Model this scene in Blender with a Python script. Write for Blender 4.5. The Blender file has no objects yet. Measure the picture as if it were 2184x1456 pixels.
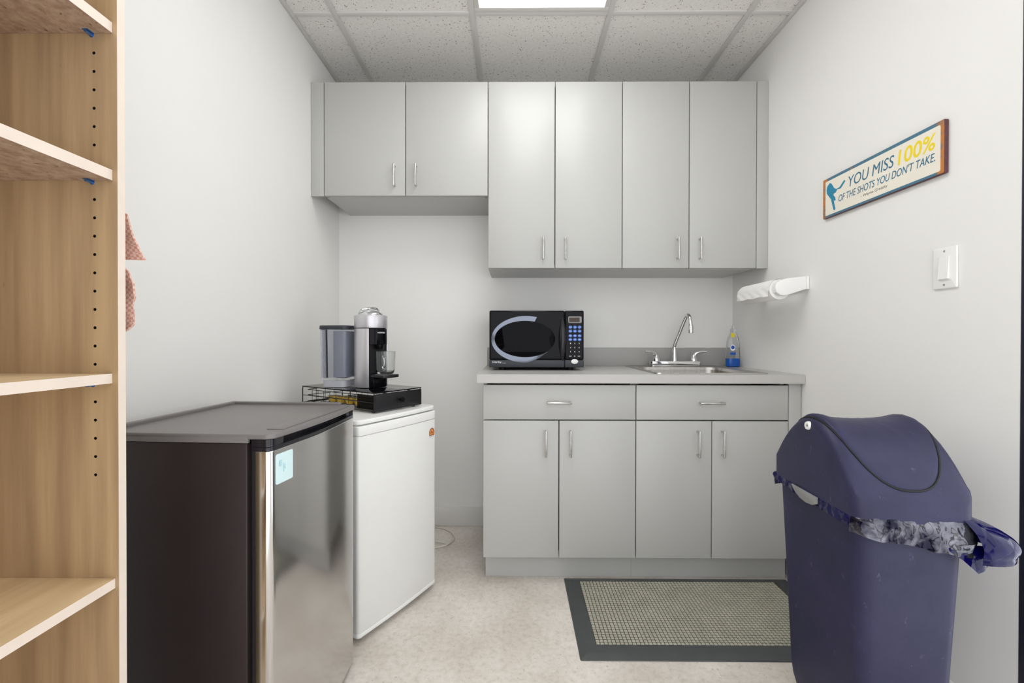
import bpy, bmesh, math, random
from mathutils import Vector, Matrix, noise
random.seed(7)
PI = math.pi
SC = bpy.context.scene
COL = SC.collection

# ------------------------------------------------------------------ camera
def set_camera():
    f, yaw, pit, rol = 955.2481, 0.0070811, -0.0059029, 0.0014440
    pos = Vector((1.0039, -2.5486, 1.0651))
    def ray(u, v):
        du, dv = u, v
        c, s = math.cos(rol), math.sin(rol)
        a, b = c*du + s*dv, -s*du + c*dv
        x, y, z = a/f, 1.0, -b/f
        c, s = math.cos(pit), math.sin(pit)
        y, z = c*y - s*z, s*y + c*z
        c, s = math.cos(yaw), math.sin(yaw)
        return Vector((c*x - s*y, s*x + c*y, z))
    F = ray(0, 0); R = (ray(f, 0) - F).normalized(); U = (ray(0, -f) - F).normalized(); F.normalize()
    cam = bpy.data.cameras.new('camera'); o = bpy.data.objects.new('camera', cam); COL.objects.link(o)
    cam.sensor_fit = 'HORIZONTAL'; cam.sensor_width = 36.0
    cam.lens = f*36.0/2184.0
    cam.clip_start = 0.02; cam.clip_end = 60
    m = Matrix(((R.x, U.x, -F.x, pos.x), (R.y, U.y, -F.y, pos.y), (R.z, U.z, -F.z, pos.z), (0, 0, 0, 1)))
    o.matrix_world = m
    SC.camera = o
set_camera()

# ------------------------------------------------------------------ world, exposure
LAMP_POWER = 5.8
WORLD_STRENGTH = 2.15
SC.view_settings.view_transform = 'Standard'
SC.view_settings.look = 'None'
SC.view_settings.gamma = 1.0
SC.view_settings.use_curve_mapping = False
SC.view_settings.exposure = 0.0
wd = bpy.data.worlds.new('daylight from the open room behind'); SC.world = wd
wd.use_nodes = True
bgn = wd.node_tree.nodes['Background']
bgn.inputs['Color'].default_value = (0.95, 0.97, 1.0, 1)
bgn.inputs['Strength'].default_value = WORLD_STRENGTH

# ------------------------------------------------------------------ materials
def lin(c):
    out = []
    for v in c:
        v = v/255.0
        out.append(v/12.92 if v <= 0.04045 else ((v+0.055)/1.055)**2.4)
    return out
def rgba(c): return tuple(lin(c)) + (1.0,)

class NT:
    """small node-building helper"""
    def __init__(self, name):
        self.m = bpy.data.materials.new(name); self.m.use_nodes = True
        self.t = self.m.node_tree; self.b = self.t.nodes['Principled BSDF']
        self.tc = self.t.nodes.new('ShaderNodeTexCoord')
    def n(self, typ, **kw):
        nd = self.t.nodes.new(typ)
        for k, v in kw.items():
            if hasattr(nd, k): setattr(nd, k, v)
            else: nd.inputs[k.replace('_', ' ')].default_value = v
        return nd
    def l(self, a, b): self.t.links.new(a, b)
    def mapped(self, scale):
        mp = self.n('ShaderNodeMapping'); mp.inputs['Scale'].default_value = scale
        self.l(self.tc.outputs['Object'], mp.inputs['Vector']); return mp.outputs['Vector']
    def noise(self, scale, detail=3, vec=None, rough=0.5):
        nz = self.n('ShaderNodeTexNoise'); nz.inputs['Scale'].default_value = scale
        nz.inputs['Detail'].default_value = detail; nz.inputs['Roughness'].default_value = rough
        self.l(vec if vec else self.tc.outputs['Object'], nz.inputs['Vector']); return nz.outputs['Fac']
    def ramp(self, fac, stops):
        r = self.n('ShaderNodeValToRGB'); e = r.color_ramp.elements
        while len(e) < len(stops): e.new(0.5)
        for i, (p, c) in enumerate(stops):
            e[i].position = p; e[i].color = c if len(c) == 4 else rgba(c)
        self.l(fac, r.inputs['Fac']); return r.outputs['Color']
    def mix(self, fac, a, b):
        mx = self.n('ShaderNodeMix'); mx.data_type = 'RGBA'
        if isinstance(fac, float): mx.inputs[0].default_value = fac
        else: self.l(fac, mx.inputs[0])
        for k, v in ((6, a), (7, b)):
            if isinstance(v, tuple): mx.inputs[k].default_value = v
            else: self.l(v, mx.inputs[k])
        return mx.outputs[2]
    def bump(self, h, strength, dist=0.002):
        bp = self.n('ShaderNodeBump'); bp.inputs['Strength'].default_value = strength
        bp.inputs['Distance'].default_value = dist
        self.l(h, bp.inputs['Height']); self.l(bp.outputs['Normal'], self.b.inputs['Normal'])

def mat(name, c, rough=0.5, metal=0.0, var=0.03, vscale=6.0, bump=0.0, bscale=60.0, coat=0.0, spec=0.5, trans=0.0, ior=1.45, emit=0.0, alpha=1.0):
    q = NT(name); b = q.b
    base = rgba(c)
    if var > 0:
        lo = tuple(max(0, v*(1-var*1.6)) for v in base[:3]) + (1,)
        hi = tuple(min(1, v*(1+var*1.6)) for v in base[:3]) + (1,)
        q.l(q.ramp(q.noise(vscale), [(0.3, lo), (0.7, hi)]), b.inputs['Base Color'])
    else:
        b.inputs['Base Color'].default_value = base
    b.inputs['Roughness'].default_value = rough
    b.inputs['Metallic'].default_value = metal
    b.inputs['Specular IOR Level'].default_value = spec
    b.inputs['Coat Weight'].default_value = coat
    b.inputs['Transmission Weight'].default_value = trans
    b.inputs['IOR'].default_value = ior
    b.inputs['Alpha'].default_value = alpha
    if emit > 0:
        b.inputs['Emission Color'].default_value = base
        b.inputs['Emission Strength'].default_value = emit
    if bump > 0:
        q.bump(q.noise(bscale), bump)
    return q.m

def wood(name, c_lo, c_hi, axis='z', rough=0.42, scale=1.0):
    q = NT(name)
    sc = {'z': (26, 26, 1.3), 'y': (26, 1.3, 26)}[axis]
    v = q.mapped(tuple(s*scale for s in sc))
    g1 = q.noise(1.0, 6, v, 0.6)
    v2 = q.mapped(tuple(s*scale*0.22 for s in sc))
    g2 = q.noise(1.0, 3, v2)
    base = q.ramp(g1, [(0.34, c_lo), (0.64, c_hi)])
    tint = q.ramp(g2, [(0.35, (214, 205, 192)), (0.7, (255, 255, 255))])
    mul = q.n('ShaderNodeMix'); mul.data_type = 'RGBA'; mul.blend_type = 'MULTIPLY'; mul.inputs[0].default_value = 0.55
    q.l(base, mul.inputs[6]); q.l(tint, mul.inputs[7])
    vk = q.n('ShaderNodeTexVoronoi'); vk.inputs['Scale'].default_value = 9.0
    q.l(q.mapped((2.2, 2.2, 0.7) if axis == 'z' else (2.2, 0.7, 2.2)), vk.inputs['Vector'])
    kn = q.ramp(vk.outputs['Distance'], [(0.02, (0, 0, 0, 1)), (0.06, (1, 1, 1, 1))])
    dark = q.mix(kn, rgba([int(x*0.72) for x in c_lo]), mul.outputs[2])
    q.l(dark, q.b.inputs['Base Color'])
    q.b.inputs['Roughness'].default_value = rough
    q.bump(g1, 0.06, 0.001)
    return q.m

def floor_mat():
    q = NT('marbled beige linoleum')
    a = q.noise(48, 8, None, 0.7); b = q.noise(4.5, 4); c = q.noise(110, 3)
    base = q.ramp(a, [(0.30, (206, 198, 187)), (0.47, (226, 219, 210)), (0.66, (236, 230, 223))])
    patch = q.ramp(b, [(0.35, (232, 228, 224)), (0.65, (255, 255, 255))])
    mul = q.n('ShaderNodeMix'); mul.data_type = 'RGBA'; mul.blend_type = 'MULTIPLY'; mul.inputs[0].default_value = 0.8
    q.l(base, mul.inputs[6]); q.l(patch, mul.inputs[7])
    spk = q.ramp(c, [(0.26, (0, 0, 0, 1)), (0.36, (1, 1, 1, 1))])
    q.l(q.mix(spk, rgba((176, 167, 157)), mul.outputs[2]), q.b.inputs['Base Color'])
    q.b.inputs['Roughness'].default_value = 0.42
    q.bump(a, 0.05, 0.001)
    return q.m

def tile_mat():
    q = NT('fissured ceiling tile')
    a = q.noise(125, 2, None, 0.4); b = q.noise(75, 4, None, 0.7)
    base = q.ramp(b, [(0.3, (222, 219, 214)), (0.7, (236, 234, 230))])
    spk = q.ramp(a, [(0.29, (0, 0, 0, 1)), (0.33, (1, 1, 1, 1))])
    vo = q.n('ShaderNodeTexVoronoi'); vo.inputs['Scale'].default_value = 44.0
    q.l(q.mapped((1, 0.75, 1)), vo.inputs['Vector'])
    sp2 = q.ramp(vo.outputs['Distance'], [(0.07, (0, 0, 0, 1)), (0.13, (1, 1, 1, 1))])
    m1 = q.mix(spk, rgba((150, 144, 137)), base)
    q.l(q.mix(sp2, rgba((140, 134, 128)), m1), q.b.inputs['Base Color'])
    q.b.inputs['Roughness'].default_value = 0.9
    q.bump(b, 0.15, 0.002)
    return q.m

def particle_board():
    q = NT('raw particle board')
    a = q.noise(60, 6, q.mapped((1, 0.8, 1)), 0.7); b = q.noise(130, 2, q.mapped((1.2, 0.6, 1)))
    base = q.ramp(a, [(0.32, (150, 122, 100)), (0.68, (196, 172, 152))])
    spk = q.ramp(b, [(0.27, (0, 0, 0, 1)), (0.33, (1, 1, 1, 1))])
    q.l(q.mix(spk, rgba((104, 76, 56)), base), q.b.inputs['Base Color'])
    q.b.inputs['Roughness'].default_value = 0.8
    return q.m

def brushed(name, c, rough, axis=(2, 2, 160), metal=1.0):
    q = NT(name)
    g = q.noise(1.0, 3, q.mapped(axis))
    lo = rgba([x*0.95 for x in c]); hi = rgba([min(255, x*1.03) for x in c])
    q.l(q.ramp(g, [(0.3, lo), (0.7, hi)]), q.b.inputs['Base Color'])
    q.b.inputs['Metallic'].default_value = metal; q.b.inputs['Roughness'].default_value = rough
    return q.m

def scuffed(name, c, c2, rough=0.5):
    q = NT(name)
    a = q.noise(5, 6, None, 0.65); d = q.noise(38, 5, q.mapped((1, 1, 0.5)), 0.7)
    base = q.ramp(a, [(0.35, c), (0.75, c2)])
    sp = q.ramp(d, [(0.63, (0, 0, 0, 1)), (0.82, (1, 1, 1, 1))])
    q.l(q.mix(sp, base, rgba([min(255, x+46) for x in c2])), q.b.inputs['Base Color'])
    q.b.inputs['Roughness'].default_value = rough; q.b.inputs['Specular IOR Level'].default_value = 0.28
    q.bump(q.noise(320, 2), 0.12, 0.001)
    return q.m

def weave(name, c1, c2):
    q = NT(name)
    ck = q.n('ShaderNodeTexChecker'); ck.inputs['Scale'].default_value = 210
    q.l(q.tc.outputs['Object'], ck.inputs['Vector'])
    n = q.noise(90, 3)
    base = q.mix(ck.outputs['Fac'], rgba(c1), rgba(c2))
    q.l(q.mix(0.25, base, q.ramp(n, [(0.3, c1), (0.7, (238, 214, 202))])), q.b.inputs['Base Color'])
    q.b.inputs['Roughness'].default_value = 0.95
    q.bump(ck.outputs['Fac'], 0.6, 0.002)
    return q.m

def worn_frame():
    q = NT('distressed blue and rust sign border')
    n = q.noise(16, 6, q.mapped((1, 1, 1)), 0.7)
    s = q.n('ShaderNodeSeparateXYZ'); q.l(q.tc.outputs['Object'], s.inputs[0])
    # rust towards the two short ends, as the sign is printed
    ab = q.n('ShaderNodeMath', operation='ABSOLUTE'); q.l(s.outputs['Y'], ab.inputs[0])
    mr = q.n('ShaderNodeMapRange'); mr.inputs[1].default_value = 0.215; mr.inputs[2].default_value = 0.246
    q.l(ab.outputs[0], mr.inputs[0])
    ad = q.n('ShaderNodeMath', operation='MULTIPLY_ADD'); q.l(mr.outputs[0], ad.inputs[0]); ad.inputs[1].default_value = 0.26
    q.l(n, ad.inputs[2])
    q.l(q.ramp(ad.outputs[0], [(0.60, (70, 118, 142)), (0.66, (116, 110, 110)), (0.73, (192, 122, 56))]), q.b.inputs['Base Color'])
    q.b.inputs['Roughness'].default_value = 0.5
    return q.m

def bag_mat():
    q = NT('crinkled navy plastic film')
    n = q.noise(22, 4, None, 0.6)
    q.l(q.ramp(n, [(0.35, (5, 3, 56)), (0.7, (12, 9, 76))]), q.b.inputs['Base Color'])
    q.b.inputs['Roughness'].default_value = 0.16; q.b.inputs['Specular IOR Level'].default_value = 0.3
    v = q.n('ShaderNodeTexVoronoi'); v.inputs['Scale'].default_value = 20; v.feature = 'F2'
    q.l(q.tc.outputs['Object'], v.inputs['Vector'])
    q.bump(v.outputs['Distance'], 0.6, 0.012)
    return q.m

def cuff_mat():
    q = NT('shiny silvery film of the bag cuff')
    n = q.noise(18, 4, None, 0.6)
    q.l(q.ramp(n, [(0.38, (14, 12, 36)), (0.66, (122, 122, 130))]), q.b.inputs['Base Color'])
    q.b.inputs['Roughness'].default_value = 0.12
    q.b.inputs['Metallic'].default_value = 0.7
    q.bump(q.noise(36, 2, q.mapped((1, 1, 1.4)), 0.5), 0.35, 0.006)
    return q.m

M = {}
M['wall'] = mat('white painted drywall', (237, 236, 233), 0.62, var=0.008, vscale=2.0, bump=0.03, bscale=260)
M['floor'] = floor_mat()
M['tile'] = tile_mat()
M['grid'] = mat('white ceiling grid metal', (212, 210, 206), 0.5, var=0.01)
M['base'] = mat('white painted baseboard', (226, 224, 220), 0.45, var=0.01)
M['navy'] = mat('dark navy door frame paint', (16, 20, 44), 0.4, var=0.02)
M['cab'] = mat('grey laminate', (183, 183, 180), 0.36, var=0.006, vscale=3)
M['cabin'] = mat('dark gap inside carcass', (70, 68, 66), 0.7, var=0.02)
M['counter'] = mat('pale grey laminate worktop', (188, 186, 183), 0.34, var=0.004, vscale=4)
M['splash'] = mat('mid grey laminate splash', (170, 169, 167), 0.4, var=0.012, vscale=4)
M['nickel'] = brushed('satin nickel', (205, 203, 200), 0.28, (90, 90, 90))
M['steelsink'] = brushed('brushed sink steel', (190, 187, 183), 0.3, (140, 8, 8))
M['chrome'] = mat('polished chrome', (225, 226, 228), 0.06, 1.0, var=0.0)
M['dark'] = mat('black plastic', (24, 24, 27), 0.35, var=0.04)
M['black'] = mat('deep black', (8, 8, 9), 0.5, var=0.0)
M['gloss'] = mat('glossy black plastic', (12, 12, 16), 0.09, var=0.0, spec=0.16)
M['mwglass'] = mat('black oven glass', (5, 5, 8), 0.05, var=0.0, spec=0.10)
M['mwgrey'] = mat('charcoal plastic', (58, 60, 66), 0.3, var=0.02, spec=0.3)
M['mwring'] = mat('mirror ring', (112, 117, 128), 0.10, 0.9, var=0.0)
M['blue'] = mat('blue oval buttons', (74, 118, 206), 0.3, var=0.0)
M['white'] = mat('white plastic', (240, 240, 238), 0.3, var=0.01)
M['print'] = mat('white print', (226, 226, 226), 0.5, var=0.0)
M['amber'] = mat('dark amber display', (46, 22, 8), 0.1, var=0.0)
M['fridgeblk'] = mat('dark brown black fridge steel', (46, 37, 38), 0.38, var=0.03, bump=0.04, bscale=420)
M['lidgrey'] = mat('dark grey fridge top plastic', (122, 118, 117), 0.36, var=0.02, bump=0.03, bscale=500)
M['capblk'] = mat('black fridge door cap', (30, 28, 34), 0.16, var=0.0)
M['gasket'] = mat('dark rubber gasket', (22, 18, 22), 0.6, var=0.03)
M['stainless'] = mat('stainless door skin', (206, 204, 202), 0.13, 1.0, var=0.004)
M['sticker'] = mat('pale aqua energy sticker', (214, 238, 240), 0.35, var=0.02)
M['stickerink'] = mat('faint sticker print', (168, 214, 222), 0.4, var=0.0)
M['fridgewht'] = mat('white enamelled fridge', (233, 233, 230), 0.3, var=0.008)
M['orange'] = mat('orange badge', (226, 150, 84), 0.35, var=0.02)
M['brownink'] = mat('brown badge outline', (128, 62, 24), 0.4, var=0.0)
M['wire'] = mat('black coated wire', (20, 20, 22), 0.35, var=0.0)
M['gold'] = mat('gold foil capsule', (226, 190, 78), 0.3, 0.4, var=0.05, vscale=40)
M['silver'] = mat('silver coffee machine shell', (206, 204, 208), 0.34, 0.65, var=0.01)
M['tank'] = mat('smoky clear tank plastic', (224, 226, 232), 0.05, trans=1.0, ior=1.08, var=0.0)
M['tankcore'] = mat('grey tank core', (196, 197, 204), 0.4, var=0.02)
M['glass'] = mat('clear glass', (250, 252, 252), 0.01, trans=1.0, ior=1.45, var=0.0)
M['smoke'] = mat('smoked clear side panel', (70, 66, 62), 0.06, trans=0.9, ior=1.1, var=0.0)
M['soap'] = mat('blue dish soap', (20, 92, 190), 0.1, var=0.0)
M['soapclear'] = mat('clear soap bottle', (246, 248, 250), 0.05, trans=1.0, ior=1.1, var=0.0)
M['yellow'] = mat('yellow label', (226, 208, 48), 0.5, var=0.0)
M['labelblue'] = mat('blue label print', (40, 84, 176), 0.5, var=0.0)
M['labelwhite'] = mat('white label', (236, 238, 244), 0.5, var=0.0)
M['paper'] = mat('white paper towel', (242, 241, 238), 0.95, var=0.01, bump=0.25, bscale=180)
M['card'] = mat('brown card core', (190, 170, 146), 0.9, var=0.03)
M['cream'] = mat('cream sign face', (238, 232, 218), 0.45, var=0.012)
M['teal'] = mat('teal sign print', (52, 112, 140), 0.5, var=0.02)
M['tealbright'] = mat('bright teal silhouette', (38, 134, 168), 0.5, var=0.02)
M['signyellow'] = mat('yellow sign print', (240, 214, 36), 0.5, var=0.02)
M['signgrey'] = mat('grey sign print', (120, 118, 114), 0.5, var=0.0)
M['signframe'] = worn_frame()
M['rust'] = mat('dark rusty edge', (94, 58, 62), 0.6, var=0.1, vscale=40)
M['bin'] = scuffed('scuffed navy bin plastic', (38, 38, 64), (52, 50, 80), 0.5)
M['binlid'] = scuffed('navy bin lid plastic', (40, 40, 66), (54, 52, 82), 0.45)
M['binclip'] = mat('grey handle clip', (140, 140, 139), 0.45, var=0.02, spec=0.3)
M['bag'] = bag_mat()
M['cuff'] = cuff_mat()
M['matrub'] = mat('dark grey rubber', (72, 75, 76), 0.38, var=0.05, vscale=14)
M['matbase'] = mat('grey rubber ground of the nubs', (78, 76, 66), 0.7, var=0.06, vscale=30)
M['matnub'] = mat('pale grey rubber nubs', (176, 174, 158), 0.55, var=0.06, vscale=14)
M['maple'] = wood('maple melamine', (160, 134, 103), (194, 167, 130))
M['mapleshelf'] = wood('maple shelf', (214, 188, 146), (236, 214, 176), 'y')
M['edge'] = mat('pale edge banding', (228, 214, 200), 0.5, var=0.02, vscale=20)
M['pboard'] = particle_board()
M['bluepin'] = mat('blue zinc shelf pin', (92, 140, 196), 0.25, 0.8, var=0.0)
M['towel'] = weave('pink woven cloth', (206, 142, 124), (232, 198, 182))
M['cord'] = mat('white cord', (222, 218, 206), 0.5, var=0.0)
M['lamp'] = mat('lit diffuser', (255, 255, 253), 0.5, var=0.0, emit=LAMP_POWER)

# ------------------------------------------------------------------ mesh helpers
class MB:
    def __init__(self): self.bm = bmesh.new()
    def _merge(self, other, mi=0):
        for f in other.faces: f.material_index = mi
        me = bpy.data.meshes.new('tmp'); other.to_mesh(me); other.free()
        self.bm.from_mesh(me); bpy.data.meshes.remove(me)
    def box(self, x0, x1, y0, y1, z0, z1, bev=0.0, seg=2, mi=0):
        b = bmesh.new(); bmesh.ops.create_cube(b, size=1.0)
        for v in b.verts:
            v.co = Vector((x0+(v.co.x+.5)*(x1-x0), y0+(v.co.y+.5)*(y1-y0), z0+(v.co.z+.5)*(z1-z0)))
        if bev > 0:
            bmesh.ops.bevel(b, geom=b.edges[:], offset=bev, segments=seg, profile=0.5, affect='EDGES')
        self._merge(b, mi); return self
    def prism(self, pts, z0, z1, bev=0.0, seg=2, mi=0, mtx=None, vert_bev=False):
        """2-D outline (ccw) extruded from z0 to z1, optionally mapped by mtx"""
        b = bmesh.new()
        lo = [b.verts.new((x, y, z0)) for x, y in pts]; hi = [b.verts.new((x, y, z1)) for x, y in pts]
        n = len(pts)
        b.faces.new(lo[::-1]); b.faces.new(hi)
        for i in range(n): b.faces.new((lo[i], lo[(i+1) % n], hi[(i+1) % n], hi[i]))
        bmesh.ops.recalc_face_normals(b, faces=b.faces[:])
        if bev > 0:
            ed = [e for e in b.edges if abs(e.verts[0].co.z-e.verts[1].co.z) < 1e-9]
            bmesh.ops.bevel(b, geom=ed, offset=bev, segments=seg, profile=0.5, affect='EDGES')
        if mtx: bmesh.ops.transform(b, matrix=mtx, verts=b.verts[:])
        bmesh.ops.recalc_face_normals(b, faces=b.faces[:])
        self._merge(b, mi); return self
    def lathe(self, prof, c=(0, 0, 0), seg=40, axis='z', mi=0, close=True):
        """profile of (r, h) turned about an axis through c"""
        b = bmesh.new(); rings = []
        for r, h in prof:
            if r < 1e-6: rings.append([b.verts.new((0, 0, h))])
            else: rings.append([b.verts.new((r*math.cos(2*PI*k/seg), r*math.sin(2*PI*k/seg), h)) for k in range(seg)])
        for A, B in zip(rings, rings[1:]):
            for k in range(seg):
                k2 = (k+1) % seg
                if len(A) == 1 and len(B) == 1: continue
                if len(A) == 1: b.faces.new((A[0], B[k], B[k2]))
                elif len(B) == 1: b.faces.new((A[k], A[k2], B[0]))
                else: b.faces.new((A[k], A[k2], B[k2], B[k]))
        if close:
            for R in (rings[0], rings[-1]):
                if len(R) > 2: b.faces.new(R)
        bmesh.ops.recalc_face_normals(b, faces=b.faces[:])
        m = Matrix.Translation(Vector(c))
        if axis == 'x': m = m @ Matrix.Rotation(PI/2, 4, 'Y')
        elif axis == 'y': m = m @ Matrix.Rotation(-PI/2, 4, 'X')
        bmesh.ops.transform(b, matrix=m, verts=b.verts[:])
        self._merge(b, mi); return self
    def tube(self, pts, r, seg=10, mi=0, closed=False):
        """round bar swept along points; r may be a list"""
        P = [Vector(p) for p in pts]; n = len(P)
        R = r if isinstance(r, (list, tuple)) else [r]*n
        b = bmesh.new(); rings = []; up = None
        for i in range(n):
            if closed: t = (P[(i+1) % n]-P[i-1]).normalized()
            else: t = (P[min(i+1, n-1)]-P[max(i-1, 0)]).normalized()
            if up is None:
                up = Vector((0, 0, 1)) if abs(t.z) < 0.9 else Vector((1, 0, 0))
            s = t.cross(up)
            if s.length < 1e-6: s = t.cross(Vector((0, 1, 0)))
            s.normalize(); up = s.cross(t).normalized()
            rings.append([b.verts.new(P[i]+(s*math.cos(2*PI*k/seg)+up*math.sin(2*PI*k/seg))*R[i]) for k in range(seg)])
        m = n if closed else n-1
        for i in range(m):
            A, B = rings[i], rings[(i+1) % n]
            for k in range(seg): b.faces.new((A[k], A[(k+1) % seg], B[(k+1) % seg], B[k]))
        if not closed: b.faces.new(rings[0][::-1]); b.faces.new(rings[-1])
        bmesh.ops.recalc_face_normals(b, faces=b.faces[:])
        self._merge(b, mi); return self
    def loft(self, rings, cap0=True, cap1=True, mi=0, closed=True):
        b = bmesh.new(); V = [[b.verts.new(p) for p in R] for R in rings]
        n = len(V[0])
        for A, B in zip(V, V[1:]):
            for k in range(n if closed else n-1):
                try: b.faces.new((A[k], A[(k+1) % n], B[(k+1) % n], B[k]))
                except ValueError: pass
        if cap0: b.faces.new(V[0][::-1])
        if cap1: b.faces.new(V[-1])
        bmesh.ops.recalc_face_normals(b, faces=b.faces[:])
        self._merge(b, mi); return self
    def raw(self, verts, faces, mi=0):
        b = bmesh.new(); V = [b.verts.new(v) for v in verts]
        for f in faces: b.faces.new([V[i] for i in f])
        bmesh.ops.recalc_face_normals(b, faces=b.faces[:])
        self._merge(b, mi); return self
    def xf(self, m): bmesh.ops.transform(self.bm, matrix=m, verts=self.bm.verts[:]); return self
    def build(self, name, mats, parent=None, angle=35, label=None, loc=None):
        me = bpy.data.meshes.new(name); self.bm.to_mesh(me); self.bm.free()
        for m in (mats if isinstance(mats, (list, tuple)) else [mats]): me.materials.append(M[m] if isinstance(m, str) else m)
        for p in me.polygons: p.use_smooth = True
        me.set_sharp_from_angle(angle=math.radians(angle))
        o = bpy.data.objects.new(name, me); COL.objects.link(o)
        if parent: o.parent = parent
        if loc: o.location = loc
        if label: o['label'] = label
        return o

def tag(o, label, cat, group=None):
    o['label'] = label; o['category'] = cat
    if group: o['group'] = group
    return o
def thing(name, label, cat, loc=(0, 0, 0), rz=0.0, group=None):
    o = bpy.data.objects.new(name, None); COL.objects.link(o)
    o.empty_display_size = 0.05; o.location = loc; o.rotation_euler = (0, 0, rz)
    return tag(o, label, cat, group)
def struct(name, mb, m):
    o = mb.build(name, m); o['kind'] = 'structure'; return o
def rrect(w, h, r, seg=6, cx=0, cy=0):
    """rounded rectangle outline, ccw, half sizes w, h"""
    pts = []
    for sx, sy, a0 in ((1, 1, 0), (-1, 1, 90), (-1, -1, 180), (1, -1, 270)):
        for k in range(seg+1):
            a = math.radians(a0+90*k/seg)
            pts.append((cx+sx*(w-r)+r*math.cos(a), cy+sy*(h-r)+r*math.sin(a)))
    return pts
def rrect_dense(w, h, r, seg=8, side=14):
    """same, with points along the straight sides, fixed count"""
    r = min(r, w, h); c = []
    cs = ((1, 1, 0), (-1, 1, 90), (-1, -1, 180), (1, -1, 270))
    pts = []
    for i, (sx, sy, a0) in enumerate(cs):
        for k in range(seg+1):
            a = math.radians(a0+90*k/seg)
            pts.append((sx*(w-r)+r*math.cos(a), sy*(h-r)+r*math.sin(a)))
        p = pts[-1]; nx, ny, na = cs[(i+1) % 4]; a = math.radians(na)
        q = (nx*(w-r)+r*math.cos(a), ny*(h-r)+r*math.sin(a))
        for k in range(1, side+1):
            t = k/(side+1); pts.append((p[0]+(q[0]-p[0])*t, p[1]+(q[1]-p[1])*t))
    return pts
def ell(a, b, n=40, cx=0, cy=0, e=2.0):
    out = []
    for k in range(n):
        t = 2*PI*k/n; c, s = math.cos(t), math.sin(t)
        out.append((cx+a*math.copysign(abs(c)**(2/e), c), cy+b*math.copysign(abs(s)**(2/e), s)))
    return out
def bez(pts, n=24):
    """Catmull-Rom through points"""
    P = [Vector(p) for p in pts]; P = [2*P[0]-P[1]]+P+[2*P[-1]-P[-2]]; out = []
    for i in range(1, len(P)-2):
        for k in range(n):
            t = k/n; a, b, c, d = P[i-1], P[i], P[i+1], P[i+2]
            out.append(0.5*((2*b)+(c-a)*t+(2*a-5*b+4*c-d)*t*t+(3*b-a-3*c+d)*t**3))
    out.append(P[-2]); return out
FRONT = Matrix(((1, 0, 0, 0), (0, 0, -1, 0), (0, 1, 0, 0), (0, 0, 0, 1)))      # (x,y,h) -> (x,-h,y): drawn on a face that looks to -Y
RIGHTW = Matrix(((0, 0, -1, 0), (-1, 0, 0, 0), (0, 1, 0, 0), (0, 0, 0, 1)))    # (u,v,h) -> (-h,-u,v): drawn on a face that looks to -X

def text_mb(s, width, height, mtx, depth=0.0006, bold=0.0, shear=0.0, mi=0, mb=None):
    """lettering as a mesh: fitted to width x height with its lower left corner at the origin of mtx"""
    cu = bpy.data.curves.new('lettering', 'FONT'); cu.body = s; cu.size = 1.0; cu.offset = bold
    cu.extrude = 0.0; cu.resolution_u = 4
    o = bpy.data.objects.new('lettering', cu); COL.objects.link(o)
    dg = bpy.context.evaluated_depsgraph_get(); dg.update()
    me = bpy.data.meshes.new_from_object(o.evaluated_get(dg))
    bpy.data.objects.remove(o); bpy.data.curves.remove(cu)
    b = bmesh.new(); b.from_mesh(me); bpy.data.meshes.remove(me)
    bmesh.ops.remove_doubles(b, verts=b.verts[:], dist=1e-5)
    xs = [v.co.x for v in b.verts]; ys = [v.co.y for v in b.verts]
    x0, x1, y0, y1 = min(xs), max(xs), min(ys), max(ys)
    for v in b.verts:
        y = (v.co.y-y0)/(y1-y0)*height
        v.co = Vector(((v.co.x-x0)/(x1-x0)*width + shear*y, y, 0))
    r = bmesh.ops.extrude_face_region(b, geom=b.faces[:])
    bmesh.ops.translate(b, vec=(0, 0, depth), verts=[g for g in r['geom'] if isinstance(g, bmesh.types.BMVert)])
    bmesh.ops.recalc_face_normals(b, faces=b.faces[:])
    bmesh.ops.transform(b, matrix=mtx, verts=b.verts[:])
    mb = mb or MB(); mb._merge(b, mi); return mb

# ------------------------------------------------------------------ the room
XR = 2.2361; ZC = 2.5017; YB = -2.9
struct('floor', MB().box(-0.1, XR+0.1, YB, 0.1, -0.06, 0.0), 'floor')
struct('ceiling', MB().box(-0.1, XR+0.1, YB, 0.1, ZC+0.006, ZC+0.06), 'tile')
struct('wall_back', MB().box(-0.1, XR+0.1, 0.0, 0.1, -0.06, ZC+0.006), 'wall')
struct('wall_left', MB().box(-0.1, 0.0, YB, 0.0, -0.06, ZC+0.006), 'wall')
w = MB().box(XR, XR+0.1, -1.4475, 0.0, -0.06, ZC+0.006)
w.box(XR, XR+0.1, -2.45, -1.4475, 2.12, ZC+0.006); w.box(XR, XR+0.1, YB, -2.45, -0.06, ZC+0.006)
struct('wall_right', w, 'wall')
j = MB().box(XR-0.001, XR+0.1, -1.50, -1.448, 0.0, 2.118, 0.003); j.box(XR-0.001, XR+0.1, -2.448, -2.39, 0.0, 2.118, 0.003)
j.box(XR-0.001, XR+0.1, -2.39, -1.50, 2.06, 2.118, 0.003)
struct('trim_1', j, 'navy')
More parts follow.
